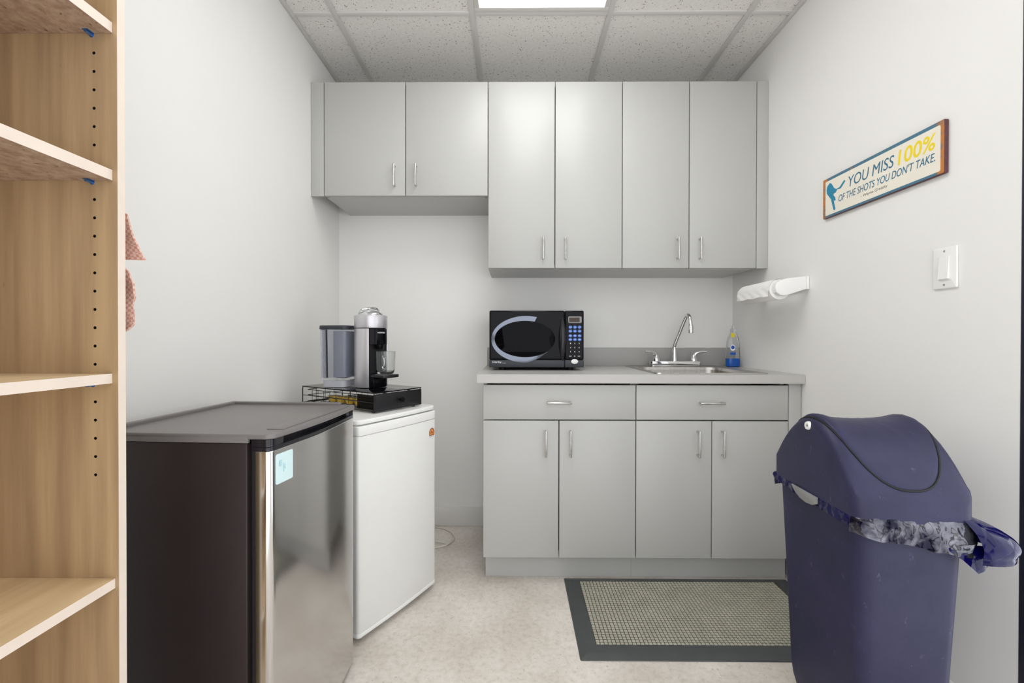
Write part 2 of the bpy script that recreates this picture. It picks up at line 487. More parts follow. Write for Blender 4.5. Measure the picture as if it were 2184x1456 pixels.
# ceiling grid
g = MB(); tw = 0.012
for i in range(4):
    x = 0.2022+0.6096*i; g.box(x-tw, x+tw, YB, -0.018, ZC-0.002, ZC+0.0062, 0.001)
for y in (-0.56, -1.779):
    xs = [0.018]+[0.2022+0.6096*i for i in range(4)]+[XR-0.018]
    for a, b_ in zip(xs, xs[1:]): g.box(a+(tw if a > 0.1 else 0), b_-(tw if b_ < XR-0.1 else 0), y-tw, y+tw, ZC-0.0015, ZC+0.0062, 0.001)
struct('trim_2', g, 'grid')
g = MB().box(0.0005, 0.02, YB, -0.0005, ZC-0.003, ZC+0.006, 0.001); g.box(XR-0.02, XR-0.0005, YB, -0.0005, ZC-0.003, ZC+0.006, 0.001)
g.box(0.02, XR-0.02, -0.02, -0.0005, ZC-0.003, ZC+0.006, 0.001)
struct('trim_3', g, 'grid')
def bboard(name, *a): struct(name, MB().box(*a, 0.003), 'base')
bboard('baseboard_back', 0.0125, 0.872, -0.012, -0.0005, 0.0, 0.106)
bboard('baseboard_left', 0.0005, 0.012, YB, -0.0005, 0.0, 0.106)
bboard('baseboard_right', XR-0.012, XR-0.0005, -1.446, -0.60, 0.0, 0.106)

# ceiling light: a 2 x 4 foot lay-in fixture
t = thing('ceiling_light', 'lit rectangular white ceiling light panel set into the tile grid', 'light', (1.1166, -1.1695, ZC))
hw, hl = 0.2925, 0.596
m = MB()
for a in ((-hw, hw, -hl, -hl+0.028), (-hw, hw, hl-0.028, hl), (-hw, -hw+0.022, -hl+0.028, hl-0.028), (hw-0.022, hw, -hl+0.028, hl-0.028)):
    m.box(*a, -0.004, 0.004, 0.0015)
m.build('frame', 'grid', t)
MB().box(-hw+0.0225, hw-0.0225, -hl+0.0285, hl-0.0285, -0.002, 0.003).build('diffuser', 'lamp', t)

# ------------------------------------------------------------------ wall cabinets
def bar_handle(parent, x, y, z, vertical=True, L=0.106, mname='nickel'):
    m = MB(); so = 0.028; r = 0.0048; h = L/2
    if vertical:
        m.lathe([(0, -h), (r*.9, -h), (r, -h+.001), (r, h-.001), (r*.9, h), (0, h)], (x, y-so, z), 16)
        for s in (-1, 1): m.lathe([(0.0042, 0), (0.0042, so)], (x, y-so, z+s*(h-0.006)), 12, 'y')
    else:
        m.lathe([(0, -h), (r*.9, -h), (r, -h+.001), (r, h-.001), (r*.9, h), (0, h)], (x, y-so, z), 16, 'x')
        for s in (-1, 1): m.lathe([(0.0042, 0), (0.0042, so)], (x+s*(h-0.006), y-so, z), 12, 'y')
    return m.build('handle', mname, parent)
YU = -0.355; ZT = 2.3208
def wall_cab(x0, x1, zb, split, hx, hz, label, fill=None):
    t = thing('wall_cabinet', label, 'cabinet', ((x0+x1)/2, 0, zb), 0, 'grey wall cabinets')
    ox, oz = (x0+x1)/2, zb
    m = MB(); yf = YU+0.0215; yg = YU+0.036; T = 0.016; e = 0.0004
    m.box(x0-ox+e, x0-ox+T, yg, -0.001, 0, ZT-oz); m.box(x1-ox-T, x1-ox-e, yg, -0.001, 0, ZT-oz)
    m.box(x0-ox+T, x1-ox-T, yf, -0.001, 0.0, T); m.box(x0-ox+T, x1-ox-T, yf, -0.001, ZT-oz-T, ZT-oz-0.001)
    m.box(x0-ox+T, x1-ox-T, -0.008, -0.001, T, ZT-oz-T)
    m.build('body', 'cab', t)
    for a, b_, hxx in ((x0, split, hx[0]), (split, x1, hx[1])):
        d = MB().box(a-ox+0.0021, b_-ox-0.0021, YU, YU+0.019, 0.0005, ZT-oz-0.0015, 0.0012, 2).build('door', 'cab', t)
        bar_handle(d, hxx-ox, YU, hz-oz)
    if fill:
        MB().box(fill[0]-ox, fill[1]-ox, YU+0.001, YU+0.019, -0.001, ZT-oz-0.001, 0.001).build('filler_strip', 'cab', t)
    return t
wall_cab(0.0655, 0.870, 1.765, 0.4662, (0.4146, 0.5189), 1.8595, 'short grey wall cabinet with two doors above the coffee machine', (0.0008, 0.0640))
wall_cab(0.870, 1.5254, 1.4114, 1.1976, (1.1395, 1.2478), 1.504, 'tall grey wall cabinet with two doors above the microwave')
wall_cab(1.5254, 2.1785, 1.4114, 1.8515, (1.7933, 1.9012), 1.504, 'tall grey wall cabinet with two doors above the sink', (2.1803, XR-0.0008))

# ------------------------------------------------------------------ base cabinets
YD = -0.618
def base_cab(x0, x1, split, hx, dx, label, fill=None):
    ox = (x0+x1)/2
    t = thing('base_cabinet', label, 'cabinet', (ox, 0, 0), 0, 'grey base cabinets')
    m = MB(); yf = YD+0.036; T = 0.016; e = 0.0004; zt = 0.8755; zb = 0.1195
    m.box(x0-ox+e, x0-ox+T, yf, -0.014, zb, zt); m.box(x1-ox-T, x1-ox-e, yf, -0.014, zb, zt)
    m.box(x0-ox+T, x1-ox-T, yf, -0.014, zb, zb+T); m.box(x0-ox+T, x1-ox-T, -0.02, -0.014, zb+T, zt)
    m.box(x0-ox+T, x1-ox-T, yf, yf+0.012, 0.705, 0.725)
    m.build('body', 'cab', t)
    MB().box(x0-ox+(0.0073 if not fill else e), (fill[1]-0.02 if fill else x1)-ox-e, -0.5432, -0.53, 0.0005, 0.119).build('toe_kick', 'cab', t)
    d = MB().box(x0-ox+0.0020, x1-ox-0.0020, YD, YD+0.019, 0.7175, 0.8665, 0.0012).build('drawer', 'cab', t)
    bar_handle(d, dx-ox, YD, 0.7925, False)
    for a, b_, h in ((x0, split, hx[0]), (split, x1, hx[1])):
        d = MB().box(a-ox+0.0020, b_-ox-0.0020, YD, YD+0.019, 0.1207, 0.7120, 0.0012).build('door', 'cab', t)
        bar_handle(d, h-ox, YD, 0.6175, L=0.114)
    if fill:
        MB().box(fill[0]-ox, fill[1]-ox, YD+0.001, YD+0.019, 0.1207, 0.8755, 0.001).build('filler_strip', 'cab', t)
base_cab(0.8652, 1.5245, 1.1934, (1.1363, 1.2415), 1.1927, 'grey base cabinet with drawer and two doors under the microwave')
base_cab(1.5245, 2.1785, 1.8508, (1.7886, 1.8934), 1.8445, 'grey base cabinet with drawer and two doors under the sink', (2.1803, 2.2325))

# worktop with a real cut-out for the sink
SX0, SX1, SY0, SY1 = 1.648, 2.078, -0.572, -0.148      # bowl opening
t = thing('worktop', 'pale grey laminate worktop with backsplash on the base cabinets', 'worktop', (1.5385, -0.32, 0.876))
X0, X1, Y0, Y1 = 0.840, XR-0.0008, -0.642, -0.0008
hx0, hx1, hy0, hy1 = SX0-0.008, SX1+0.008, SY0-0.008, SY1+0.008
v = []
for z in (0.876, 0.914):
    v += [(X0, Y0, z), (X1, Y0, z), (X1, Y1, z), (X0, Y1, z), (hx0, hy0, z), (hx1, hy0, z), (hx1, hy1, z), (hx0, hy1, z)]
F = []
for k in range(4):
    k2 = (k+1) % 4
    F += [(k, k2, k2+4, k+4), (8+k, 8+k2, 12+k2, 12+k), (k, k2, 8+k2, 8+k), (4+k, 4+k2, 12+k2, 12+k)]
m = MB().raw(v, F).xf(Matrix.Translation((-1.5385, 0.32, -0.876)))
ed = [e for e in m.bm.edges if all(abs(q.co.y-(Y0+0.32)) < 1e-6 for q in e.verts) or all(abs(q.co.x-(X0-1.5385)) < 1e-6 for q in e.verts)]
bmesh.ops.bevel(m.bm, geom=ed, offset=0.0015, segments=2, affect='EDGES')
m.build('top_board', 'counter', t)
MB().box(0.846-1.5385, X1-1.5385, -0.02+0.32, -0.0008+0.32, 0.0382, 1.0166-0.876, 0.001).build('backsplash', 'splash', t)

# sink
t = thing('sink', 'stainless steel sink set into the worktop', 'sink', (1.863, -0.36, 0.914))
ox, oy, oz = 1.863, -0.36, 0.914
def rr3(x0, x1, y0, y1, r, z, seg=8):
    return [(x, y, z) for x, y in rrect((x1-x0)/2, (y1-y0)/2, r, seg, (x0+x1)/2-ox, (y0+y1)/2-oy)]
RX0, RX1, RY0, RY1 = 1.612, 2.112, -0.604, -0.045
m = MB().loft([rr3(RX0, RX1, RY0, RY1, 0.03, 0.0006), rr3(RX0+.002, RX1-.002, RY0+.002, RY1-.002, 0.03, 0.0045),
               rr3(RX0+.010, RX1-.010, RY0+.010, RY1-.010, 0.03, 0.0040), rr3(RX0+.014, RX1-.014, RY0+.014, RY1-.014, 0.03, 0.0022),
               rr3(SX0-.004, SX1+.004, SY0-.004, SY1+.004, 0.06, 0.0022), rr3(SX0, SX1, SY0, SY1, 0.06, 0.0),
               rr3(SX0+.003, SX1-.003, SY0+.003, SY1-.003, 0.06, -0.012)], False, False)
m.build('rim', 'steelsink', t)
m = MB().loft([rr3(SX0+.003, SX1-.003, SY0+.003, SY1-.003, 0.06, -0.012), rr3(SX0+.010, SX1-.010, SY0+.010, SY1-.010, 0.055, -0.13),
               rr3(SX0+.025, SX1-.025, SY0+.025, SY1-.025, 0.05, -0.152), rr3(SX0+.055, SX1-.055, SY0+.055, SY1-.055, 0.05, -0.158)], False, True)
m.build('basin', 'steelsink', t)
MB().lathe([(0.0, -0.1565), (0.03, -0.1565), (0.042, -0.1555), (0.044, -0.1575), (0.0, -0.1575)], (0, 0, 0), 28).build('drain', 'chrome', t)

# faucet
t = thing('faucet', 'chrome two handle kitchen faucet behind the sink', 'faucet', (1.880, -0.088, 0.9166))
m = MB().prism(rrect(0.139, 0.024, 0.018, 6), 0, 0.029, 0.004)
m.build('base_plate', 'chrome', t)
sp = bez([(-0.004, 0, 0.024), (-0.004, 0, 0.09), (-0.004, -0.004, 0.118), (0.006, -0.05, 0.185), (0.016, -0.095, 0.25), (0.020, -0.12, 0.273), (0.022, -0.145, 0.262), (0.023, -0.155, 0.232), (0.024, -0.158, 0.205)], 10)
rad = []
for i in range(len(sp)):
    z = sp[i].z
    if i < 12: rad.append(0.0185-0.0085*min(1, i/11))
    else: rad.append(0.0098)
m = MB().tube(sp, rad, 16); m.build('spout', 'chrome', t)
e = sp[-1]
MB().lathe([(0.0112, -0.008), (0.0128, -0.006), (0.0124, 0.026), (0.0102, 0.034)], (e.x, e.y, e.z-0.018), 20).build('aerator', 'chrome', t)
for s in (-1, 1):
    m = MB().lathe([(0.021, 0.024), (0.020, 0.032), (0.014, 0.055), (0.009, 0.064), (0, 0.066)], (s*0.102, 0, 0), 24)
    pts = bez([(s*0.102, 0, 0.048), (s*0.112, -0.003, 0.068), (s*0.132, -0.008, 0.078), (s*0.168, -0.012, 0.082)], 8)
    m.tube(pts, [0.0118-0.0052*min(1, i/16) for i in range(len(pts))], 12)
    m.build('handle', 'chrome', t)

# dish soap
t = thing('soap_bottle', 'clear dish soap bottle with blue soap left, standing right of the sink', 'bottle', (2.178, -0.125, 0.9145))
def bring(w, d, z): return [(x, y, z) for x, y in ell(w, d, 36, e=2.6)]
m = MB().loft([bring(.030, .019, 0), bring(.036, .023, .004), bring(.0365, .0235, .05), bring(.034, .022, .09), bring(.031, .021, .13), bring(.025, .019, .162), bring(.015, .014, .182), bring(.0125, .0125, .19)])
m.build('bottle_body', 'soapclear', t)
MB().loft([bring(.027, .016, .003), bring(.034, .0215, .006), bring(.0347, .0218, .045), bring(.0345, .0217, .047)]).build('soap', 'soap', t)
MB().lathe([(0.0, 0.189), (.015, .189), (.016, .192), (.015, .205), (.009, .207), (.006, .222), (.003, .226), (0, .226)], (0, 0, 0), 24).build('cap', M['soapclear'], t)
m = MB().prism(ell(.013, .017, 24), 0, 0.0008, mtx=Matrix.Translation((-.012, -.0236, .105)) @ FRONT); m.build('label', 'labelwhite', t)
m = MB().prism(ell(.009, .010, 24), 0.0009, 0.0014, mtx=Matrix.Translation((-.012, -.0236, .107)) @ FRONT)
m.prism([(-.026, .066), (.004, .066), (.004, .080), (-.026, .080)], 0, 0.0008, mtx=Matrix.Translation((0, -.0238, 0)) @ FRONT); m.build('label_print', 'labelblue', t)
MB().prism(rrect(.010, .011, .003, 4, -.010, .172), 0, 0.0012, mtx=Matrix.Translation((0, -.0182, 0)) @ FRONT).build('neck_label', 'yellow', t)

# ------------------------------------------------------------------ microwave
W, H = 0.4525, 0.272
t = thing('microwave', 'black microwave oven with oval window on the worktop', 'microwave', (0.8800+W/2, -0.405, 0.9145))
z0 = 0.014
MB().box(-W/2+.002, W/2-.002, 0.02, 0.335, z0, z0+H-.001, 0.006, 3).build('cabinet', 'mwgrey', t)
for sx in (-1, 1):
    for y in (0.06, 0.30): MB().lathe([(.016, 0), (.018, z0+.001)], (sx*(W/2-.06), y, 0), 20).build('foot', 'black', t)
xd = -W/2+W*0.797
def mwface(u, v): return (-W/2+u*W, z0+v*H)          # u, v in 0..1 on the front
def front(name, pts, h0, h1, mname, parent, bev=0.0, label=None):
    return MB().prism(pts, h0, h1, bev, mtx=FRONT).build(name, mname, parent, label=label)
# door: black glossy skin with a charcoal bottom strip
door = MB().box(-W/2, xd-.001, 0.0, 0.0195, z0+0.036, z0+H, 0.0065, 4).build('door', 'gloss', t)
MB().box(-W/2, xd-.001, 0.0002, 0.0195, z0, z0+0.0355, 0.003, 3).build('lower_strip', 'mwgrey', door)
panel = MB().box(xd+.001, W/2, 0.0, 0.0195, z0+0.036, z0+H, 0.0065, 4).build('control_panel', 'gloss', t)
MB().box(xd+.001, W/2, 0.0002, 0.0195, z0, z0+0.0355, 0.003, 3).build('lower_strip', 'mwgrey', panel)
def cr(cx_, cy_):                                        # crop pixels of the photographed face -> face coordinates
    return (-W/2+(cx_-135)/(1950-135)*W, z0+(1-(cy_-195)/(1295-195))*H)
c0 = cr(822, 745)
front('window', ell(576/1815*W, 345/1100*H, 56, *c0), 0.0002, 0.0030, 'mwglass', door, 0.001)
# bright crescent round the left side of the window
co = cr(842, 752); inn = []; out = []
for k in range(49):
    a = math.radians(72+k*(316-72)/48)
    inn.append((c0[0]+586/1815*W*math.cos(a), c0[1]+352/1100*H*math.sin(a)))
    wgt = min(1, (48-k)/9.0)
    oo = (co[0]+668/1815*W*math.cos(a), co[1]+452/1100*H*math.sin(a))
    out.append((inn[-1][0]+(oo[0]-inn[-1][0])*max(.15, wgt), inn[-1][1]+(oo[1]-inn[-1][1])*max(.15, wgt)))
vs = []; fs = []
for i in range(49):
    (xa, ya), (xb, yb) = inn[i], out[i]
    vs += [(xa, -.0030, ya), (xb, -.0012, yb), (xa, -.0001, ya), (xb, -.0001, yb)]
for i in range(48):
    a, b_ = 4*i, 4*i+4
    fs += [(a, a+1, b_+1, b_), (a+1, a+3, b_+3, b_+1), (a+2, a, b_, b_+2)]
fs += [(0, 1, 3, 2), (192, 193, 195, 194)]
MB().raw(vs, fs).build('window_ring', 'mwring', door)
# handle: lens-shaped grip at the door's right edge
hx, hz0 = cr(1540, 1160); _, hz1 = cr(1540, 345)
rings = []
for k in range(21):
    s = k/20; wd_ = 0.0022+0.0165*math.sin(PI*s)**0.7; dp = 0.002+0.020*math.sin(PI*s)
    z = hz0+(hz1-hz0)*s
    rings.append([(hx+wd_*math.cos(a), -0.0002-max(0, dp*math.sin(a)), z) for a in [PI*q/10 for q in range(11)]])
MB().loft(rings).build('handle', 'capblk', door)
# control panel
a, b_ = cr(1648, 435); c_, d_ = cr(1905, 308)
m = MB().prism(rrect((c_-a)/2, (d_-b_)/2, 0.005, 5, (a+c_)/2, (b_+d_)/2), 0.0002, 0.0022, 0.0005, mtx=FRONT); m.build('display_bezel', 'binclip', panel)
a, b_ = cr(1665, 418); c_, d_ = cr(1866, 328)
front('display', rrect((c_-a)/2, (d_-b_)/2, 0.001, 3, (a+c_)/2, (b_+d_)/2), 0.0023, 0.0028, 'amber', panel)
for yy in (515, 592, 682, 755):
    for xx in (1690, 1778, 1866):
        bb = front('button', ell(0.0088, 0.0072, 24, *cr(xx, yy)), 0.0002, 0.0022, 'blue', panel, 0.0006)
        q = cr(xx, yy)
        MB().prism([(q[0]-.0045, q[1]-.0008), (q[0]+.0045, q[1]-.0008), (q[0]+.0045, q[1]+.0008), (q[0]-.0045, q[1]+.0008)], 0.0023, 0.0025, mtx=FRONT).build('button_print', 'print', bb)
keys = [('1', 1694, 828), ('2', 1775, 828), ('3', 1858, 828), ('4', 1694, 910), ('5', 1775, 910), ('6', 1858, 910), ('7', 1694, 990), ('8', 1775, 990), ('9', 1858, 990), ('0', 1774, 1075)]
kb = MB()
for s, xx, yy in keys:
    q = cr(xx, yy); text_mb(s, 0.0042, 0.0062, Matrix.Translation((q[0]-.0021, -0.0002, q[1]-.0031)) @ FRONT, 0.0004, 0.02, mb=kb)
for xx in (1690, 1856):
    q = cr(xx, 1075); kb.prism([(q[0]-.0062, q[1]-.001), (q[0]+.0062, q[1]-.001), (q[0]+.0062, q[1]+.001), (q[0]-.0062, q[1]+.001)], 0.0002, 0.0006, mtx=FRONT)
kb.build('key_print', 'print', panel)
front('start_button', ell(0.0165, 0.0115, 32, *cr(1772, 1178)), 0.0, 0.0026, 'white', panel, 0.0008)
q = cr(197, 1212)
lm = text_mb('Danby', 0.043, 0.0125, Matrix.Translation((q[0], 0.0, q[1]-0.002)) @ FRONT, 0.0005, 0.012)
text_mb('Designer', 0.022, 0.0045, Matrix.Translation((q[0]+.044, 0.0, q[1]-.002)) @ FRONT, 0.0005, 0.0, mb=lm)
lm.build('lettering', 'print', door)

# ------------------------------------------------------------------ right wall: towel holder, sign, switch
t = thing('paper_towel_holder', 'white plastic paper towel holder on the right wall', 'holder', (XR, -0.50, 1.278))
MB().box(-0.012, -0.0006, -0.165, 0.165, -0.004, 0.052, 0.004).build('wall_plate', 'white', t)
for y0_, y1_ in ((-0.165, -0.138), (0.138, 0.165)):
    ol = [(-.0122, -.002), (-.0122, .051), (-.085, .044), (-.120, .036), (-.138, .022), (-.143, .002), (-.138, -.016), (-.122, -.028), (-.098, -.030), (-.06, -.018)]
    m = MB().prism(ol, y0_, y1_, 0.004, 3, mtx=Matrix(((1, 0, 0, 0), (0, 0, 1, 0), (0, 1, 0, 0), (0, 0, 0, 1))))
    m.build('arm', 'white', t)
t = thing('paper_towel_roll', 'white paper towel roll hanging on the wall holder', 'paper towel', (XR-0.108, -0.50, 1.277))
prof = [(0.019, -.136), (0.0425, -.136), (0.0435, -.134), (0.0445, 0.0), (0.0435, .134), (0.0425, .136), (0.019, .136), (0.019, -.136)]
m = MB().lathe(prof, (0, 0, 0), 56, 'y', close=False)
vs = []; n = 15
for i, y in enumerate([-.133+.266*k/20 for k in range(21)]):
    for k in range(n):
        a = math.radians(200-k*7); r = 0.0447+0.001*k/n
        dz = 0.0
        vs.append((-abs(r*math.cos(a))*1.0 if k < 8 else r*math.cos(a), y, r*math.sin(a)))
# loose last sheet hanging a little off the roll
vs = []; cols = 22
for i in range(21):
    y = -.134+.268*i/20
    for k in range(cols):
        a = math.radians(70+k*7.0); r = 0.0452
        if k <= 14: p = (r*math.cos(a), y, r*math.sin(a))
        else:
            aa = math.radians(70+14*7.0); s = (k-14)*0.0055; w_ = 0.0016*math.sin(i*1.3+k)
            p = (r*math.cos(aa)-s*0.16+w_, y, r*math.sin(aa)-s-0.0015*math.sin(i*0.9)*(k-14)/7)
        vs.append(p)
fs = [(i*cols+k, i*cols+k+1, (i+1)*cols+k+1, (i+1)*cols+k) for i in range(20) for k in range(cols-1)]
m.raw(vs, fs); m.build('roll', 'paper', t)
MB().lathe([(0.0165, -.1365), (0.0188, -.1365), (0.0188, .1365), (0.0165, .1365), (0.0165, -.1365)], (0, 0, 0), 32, 'y', close=False).build('card_core', 'card', t)
MB().lathe([(0.0, -.1372), (0.0155, -.1372), (0.0155, .1372), (0, .1372)], (0, 0, 0), 24, 'y').build('spindle_end', 'dark', t)

# sign: local axes follow the wall: -X out of the wall, -Y to the right of the picture
SU0, SU1, SV0, SV1 = 0.7620, 1.2645, 1.5392, 1.6925
su, sv = (SU0+SU1)/2, (SV0+SV1)/2
t = thing('wall_sign', 'long cream metal sign with blue and yellow lettering on the right wall', 'sign', (XR, -su, sv))
hu, hv = (SU1-SU0)/2, (SV1-SV0)/2
MB().prism(rrect(hu, hv, 0.003, 3), 0.0015, 0.013, 0.001, mtx=RIGHTW).build('backing', 'rust', t)
MB().prism(rrect(hu-.0012, hv-.0012, 0.003, 3), 0.0131, 0.0137, mtx=RIGHTW).build('border', 'signframe', t)
MB().prism(rrect((1.2530-0.7775)/2, (1.6805-1.5480)/2, 0.005, 5, (1.2530+0.7775)/2-su, (1.6805+1.5480)/2-sv), 0.0138, 0.0144, mtx=RIGHTW).build('face', 'cream', t)
def S(u, v, h=0.0143): return Matrix.Translation((-h, -(u-su), v-sv)) @ RIGHTW
lt = text_mb('YOU MISS', 1.0905-0.8915, 0.0385, S(0.8930, 1.6208), 0.0005, 0.0, 0.16)
text_mb("OF THE SHOTS YOU DON'T TAKE.", 1.2375-0.8480, 0.0255, S(0.8475, 1.5825), 0.0005, 0.003, 0.16, mb=lt)
lt.build('lettering', 'teal', t)
text_mb('100%', 1.2385-1.1130, 0.0480, S(1.1100, 1.6175), 0.0005, 0.012, 0.12).build('figures', 'signyellow', t)
text_mb('- Wayne Gretzky', 1.0700-0.9570, 0.0125, S(0.9570, 1.5615), 0.0005, 0.0, 0.15).build('signature', 'signgrey', t)
sil = [(0.8019, 1.6697), (0.8096, 1.6661), (0.821, 1.6504), (0.8231, 1.6452), (0.8323, 1.6377), (0.8404, 1.635), (0.8549, 1.6368), (0.8773, 1.655), (0.8839, 1.6503), (0.8618, 1.6308), (0.855, 1.6301), (0.8417, 1.6325), (0.8348, 1.6237), (0.8233, 1.6215), (0.8225, 1.6153), (0.8308, 1.6073), (0.8338, 1.5947), (0.8297, 1.5924), (0.8235, 1.5994), (0.8278, 1.5789), (0.8328, 1.5627), (0.83, 1.5576), (0.823, 1.5602), (0.8174, 1.5775), (0.8088, 1.6054), (0.7865, 1.6324), (0.7843, 1.6467), (0.788, 1.6604)]
MB().prism([(u-su, v-sv) for u, v in sil][::-1], 0.0145, 0.0150, mtx=RIGHTW).build('player_silhouette', 'tealbright', t)

t = thing('light_switch', 'white rocker light switch on the right wall below the sign', 'light switch', (XR, -1.2590, 1.2690))
MB().prism(rrect(0.0362, 0.0590, 0.004, 4), 0.0004, 0.0065, 0.003, 3, mtx=RIGHTW).build('cover_plate', 'white', t)
MB().prism(rrect(0.0172, 0.0338, 0.0015, 3), 0.0066, 0.0076, 0.0004, mtx=RIGHTW).build('rocker_frame', 'white', t)
MB().raw([(-.0077, -.0152, -.0318), (-.0077, .0152, -.0318), (-.0077, .0152, .0318), (-.0077, -.0152, .0318),
          (-.0125, -.0148, -.0312), (-.0125, .0148, -.0312), (-.0085, .0148, .0312), (-.0085, -.0148, .0312)],
         [(0, 1, 2, 3), (4, 5, 6, 7), (0, 1, 5, 4), (1, 2, 6, 5), (2, 3, 7, 6), (3, 0, 4, 7)]).build('rocker', 'white', t)
for z in (-.048, .048):
    MB().lathe([(0, -.0074), (.0028, -.0074), (.0032, -.0066), (0, -.0066)], (0, 0, z), 14, 'x').build('screw', 'nickel', t)

# ------------------------------------------------------------------ bookcase
BX1 = 0.3045; BX0 = 0.0135; PY0, PY1 = -1.7646, -1.7492; NY0, NY1 = -2.5240, -2.5090
t = thing('bookcase', 'maple bookcase with adjustable shelves against the left wall', 'bookcase', (0.16, -2.135, 0))
bo = Vector((0.16, -2.135, 0))
def panel_with_holes():
    me = MB().box(BX0, BX1, PY0, PY1, 0.0, 1.95); me.bm.normal_update()
    for f in me.bm.faces:
        if f.normal.x > 0.9: f.material_index = 1
    base = me.build('side_panel', ['maple', 'edge', 'dark'])
    cut = MB()
    zs = [1.5656-0.0322*k for k in range(6)]+[1.309-0.0322*k for k in range(10)]+[0.953-0.0322*k for k in range(5)]
    for z in zs: cut.lathe([(0.0027, -0.001), (0.0027, 0.010)], (0.2636, PY0, z), 14, 'y', mi=2)
    for z in zs: cut.lathe([(0.0027, -0.001), (0.0027, 0.010)], (0.0500, PY0, z), 14, 'y', mi=2)
    co_ = cut.build('side_panel', ['maple', 'edge', 'dark'])
    md = base.modifiers.new('holes', 'BOOLEAN'); md.operation = 'DIFFERENCE'; md.object = co_; md.solver = 'EXACT'
    dg = bpy.context.evaluated_depsgraph_get(); dg.update()
    nm = bpy.data.meshes.new_from_object(base.evaluated_get(dg))
    base.modifiers.clear(); base.data = nm; bpy.data.objects.remove(co_)
    for p in nm.polygons: p.use_smooth = False
    return base
o = panel_with_holes(); o.parent = t; o.location = -bo
m = MB().box(BX0, BX1, NY0, NY1, 0.0, 1.95)
o = m.build('side_panel', 'maple', t, loc=-bo)
MB().box(BX0, BX0+0.006, NY1+.0002, PY0-.0002, 0.03, 1.95).build('back_panel', 'maple', t, loc=-bo)
pins = []
for zb_, zt_, raw_, xf_ in ((1.6000, 1.6180, True, 0.2968), (1.3420, 1.3605, True, 0.2960), (0.9859, 1.0030, False, 0.2945), (0.6245, 0.6415, False, 0.2985), (0.28, 0.298, False, 0.298), (0.06, 0.078, False, 0.30), (1.932, 1.95, False, 0.30)):
    m = MB().box(BX0+0.0065, xf_, NY1+.0006, PY0-.0006, zb_, zt_, 0.0)
    m.bm.normal_update()
    for f in m.bm.faces:
        if f.normal.x > 0.9: f.material_index = 1
        elif f.normal.z < -0.9: f.material_index = 2
        else: f.material_index = 0
    m.build('shelf', ['mapleshelf', 'edge', 'pboard' if raw_ else 'mapleshelf'], t, loc=-bo)
    if zb_ > 0.3 and zb_ < 1.7:
        m = MB().lathe([(0, -.012), (.0026, -.012), (.0026, 0.0), (.0042, 0.0), (.0042, .002), (.0026, .002), (.0026, .008)], (0.2636-.004, PY0-.0005, zb_-.0030), 12, 'y')
        m.box(0.2636-.009, 0.2636+.001, PY0-.013, PY0-.0006, zb_-.0012, zb_-.0001)
        m.build('shelf_pin', 'bluepin', t, loc=-bo)

# pink cloth hanging against the bookcase's far side
t = thing('hanging_cloth', 'pink woven cloth hanging behind the bookcase side', 'cloth', (0.20, -1.7485, 1.30))
def cloth(rows, name, th=0.004):
    """rows: (z, front x, bulge y) ; sheet from x=0.12 to front edge with ripples"""
    vs = []; nc = 26
    for i, (z, xf_, yy, amp) in enumerate(rows):
        for k in range(nc):
            s = k/(nc-1); x = 0.10+(xf_-0.10)*s
            y = 0.006+yy*(0.35+0.65*s)+amp*math.sin(s*17+z*70)*s
            vs.append((x-0.20, y, z-1.30))
    n = len(rows)
    fs = [(i*nc+k, i*nc+k+1, (i+1)*nc+k+1, (i+1)*nc+k) for i in range(n-1) for k in range(nc-1)]
    m = MB().raw(vs, fs); bmesh.ops.solidify(m.bm, geom=m.bm.faces[:], thickness=th)
    return m.build(name, 'towel', t, 60)
def interp(tab, n):
    out = []
    for i in range(n):
        z = tab[0][0]+(tab[-1][0]-tab[0][0])*i/(n-1)
        for a, b_ in zip(tab, tab[1:]):
            if b_[0] <= z <= a[0]:
                f_ = (a[0]-z)/(a[0]-b_[0]+1e-9); out.append((z,)+tuple(a[q]+(b_[q]-a[q])*f_ for q in (1, 2, 3))); break
    return out
cloth(interp([(1.296, 0.284, 0.018, .001), (1.255, 0.2885, 0.028, .001), (1.222, 0.2955, 0.038, .001), (1.2135, 0.2990, 0.042, .001)], 18), 'folded_flap')
cloth(interp([(1.285, 0.265, 0.006, .001), (1.205, 0.278, 0.012, .002), (1.188, 0.290, 0.020, .003), (1.165, 0.2975, 0.024, .003), (1.140, 0.296, 0.024, .003), (1.128, 0.2915, 0.022, .003), (1.110, 0.294, 0.024, .003), (1.090, 0.2975, 0.024, .003), (1.082, 0.293, 0.020, .003), (1.071, 0.279, 0.014, .001)], 44), 'hanging_part')
m = MB().lathe([(.009, 0), (.009, .002), (.004, .003), (.004, .012), (.007, .014), (0, .016)], (0.03, 0.0008, -0.012), 16, 'y'); m.build('hook', 'nickel', t)

# ------------------------------------------------------------------ black compact fridge
TH = math.radians(-3.3)
t = thing('mini_fridge', 'black compact fridge with stainless steel door beside the bookcase', 'fridge', (0.402, -1.548, 0), TH)
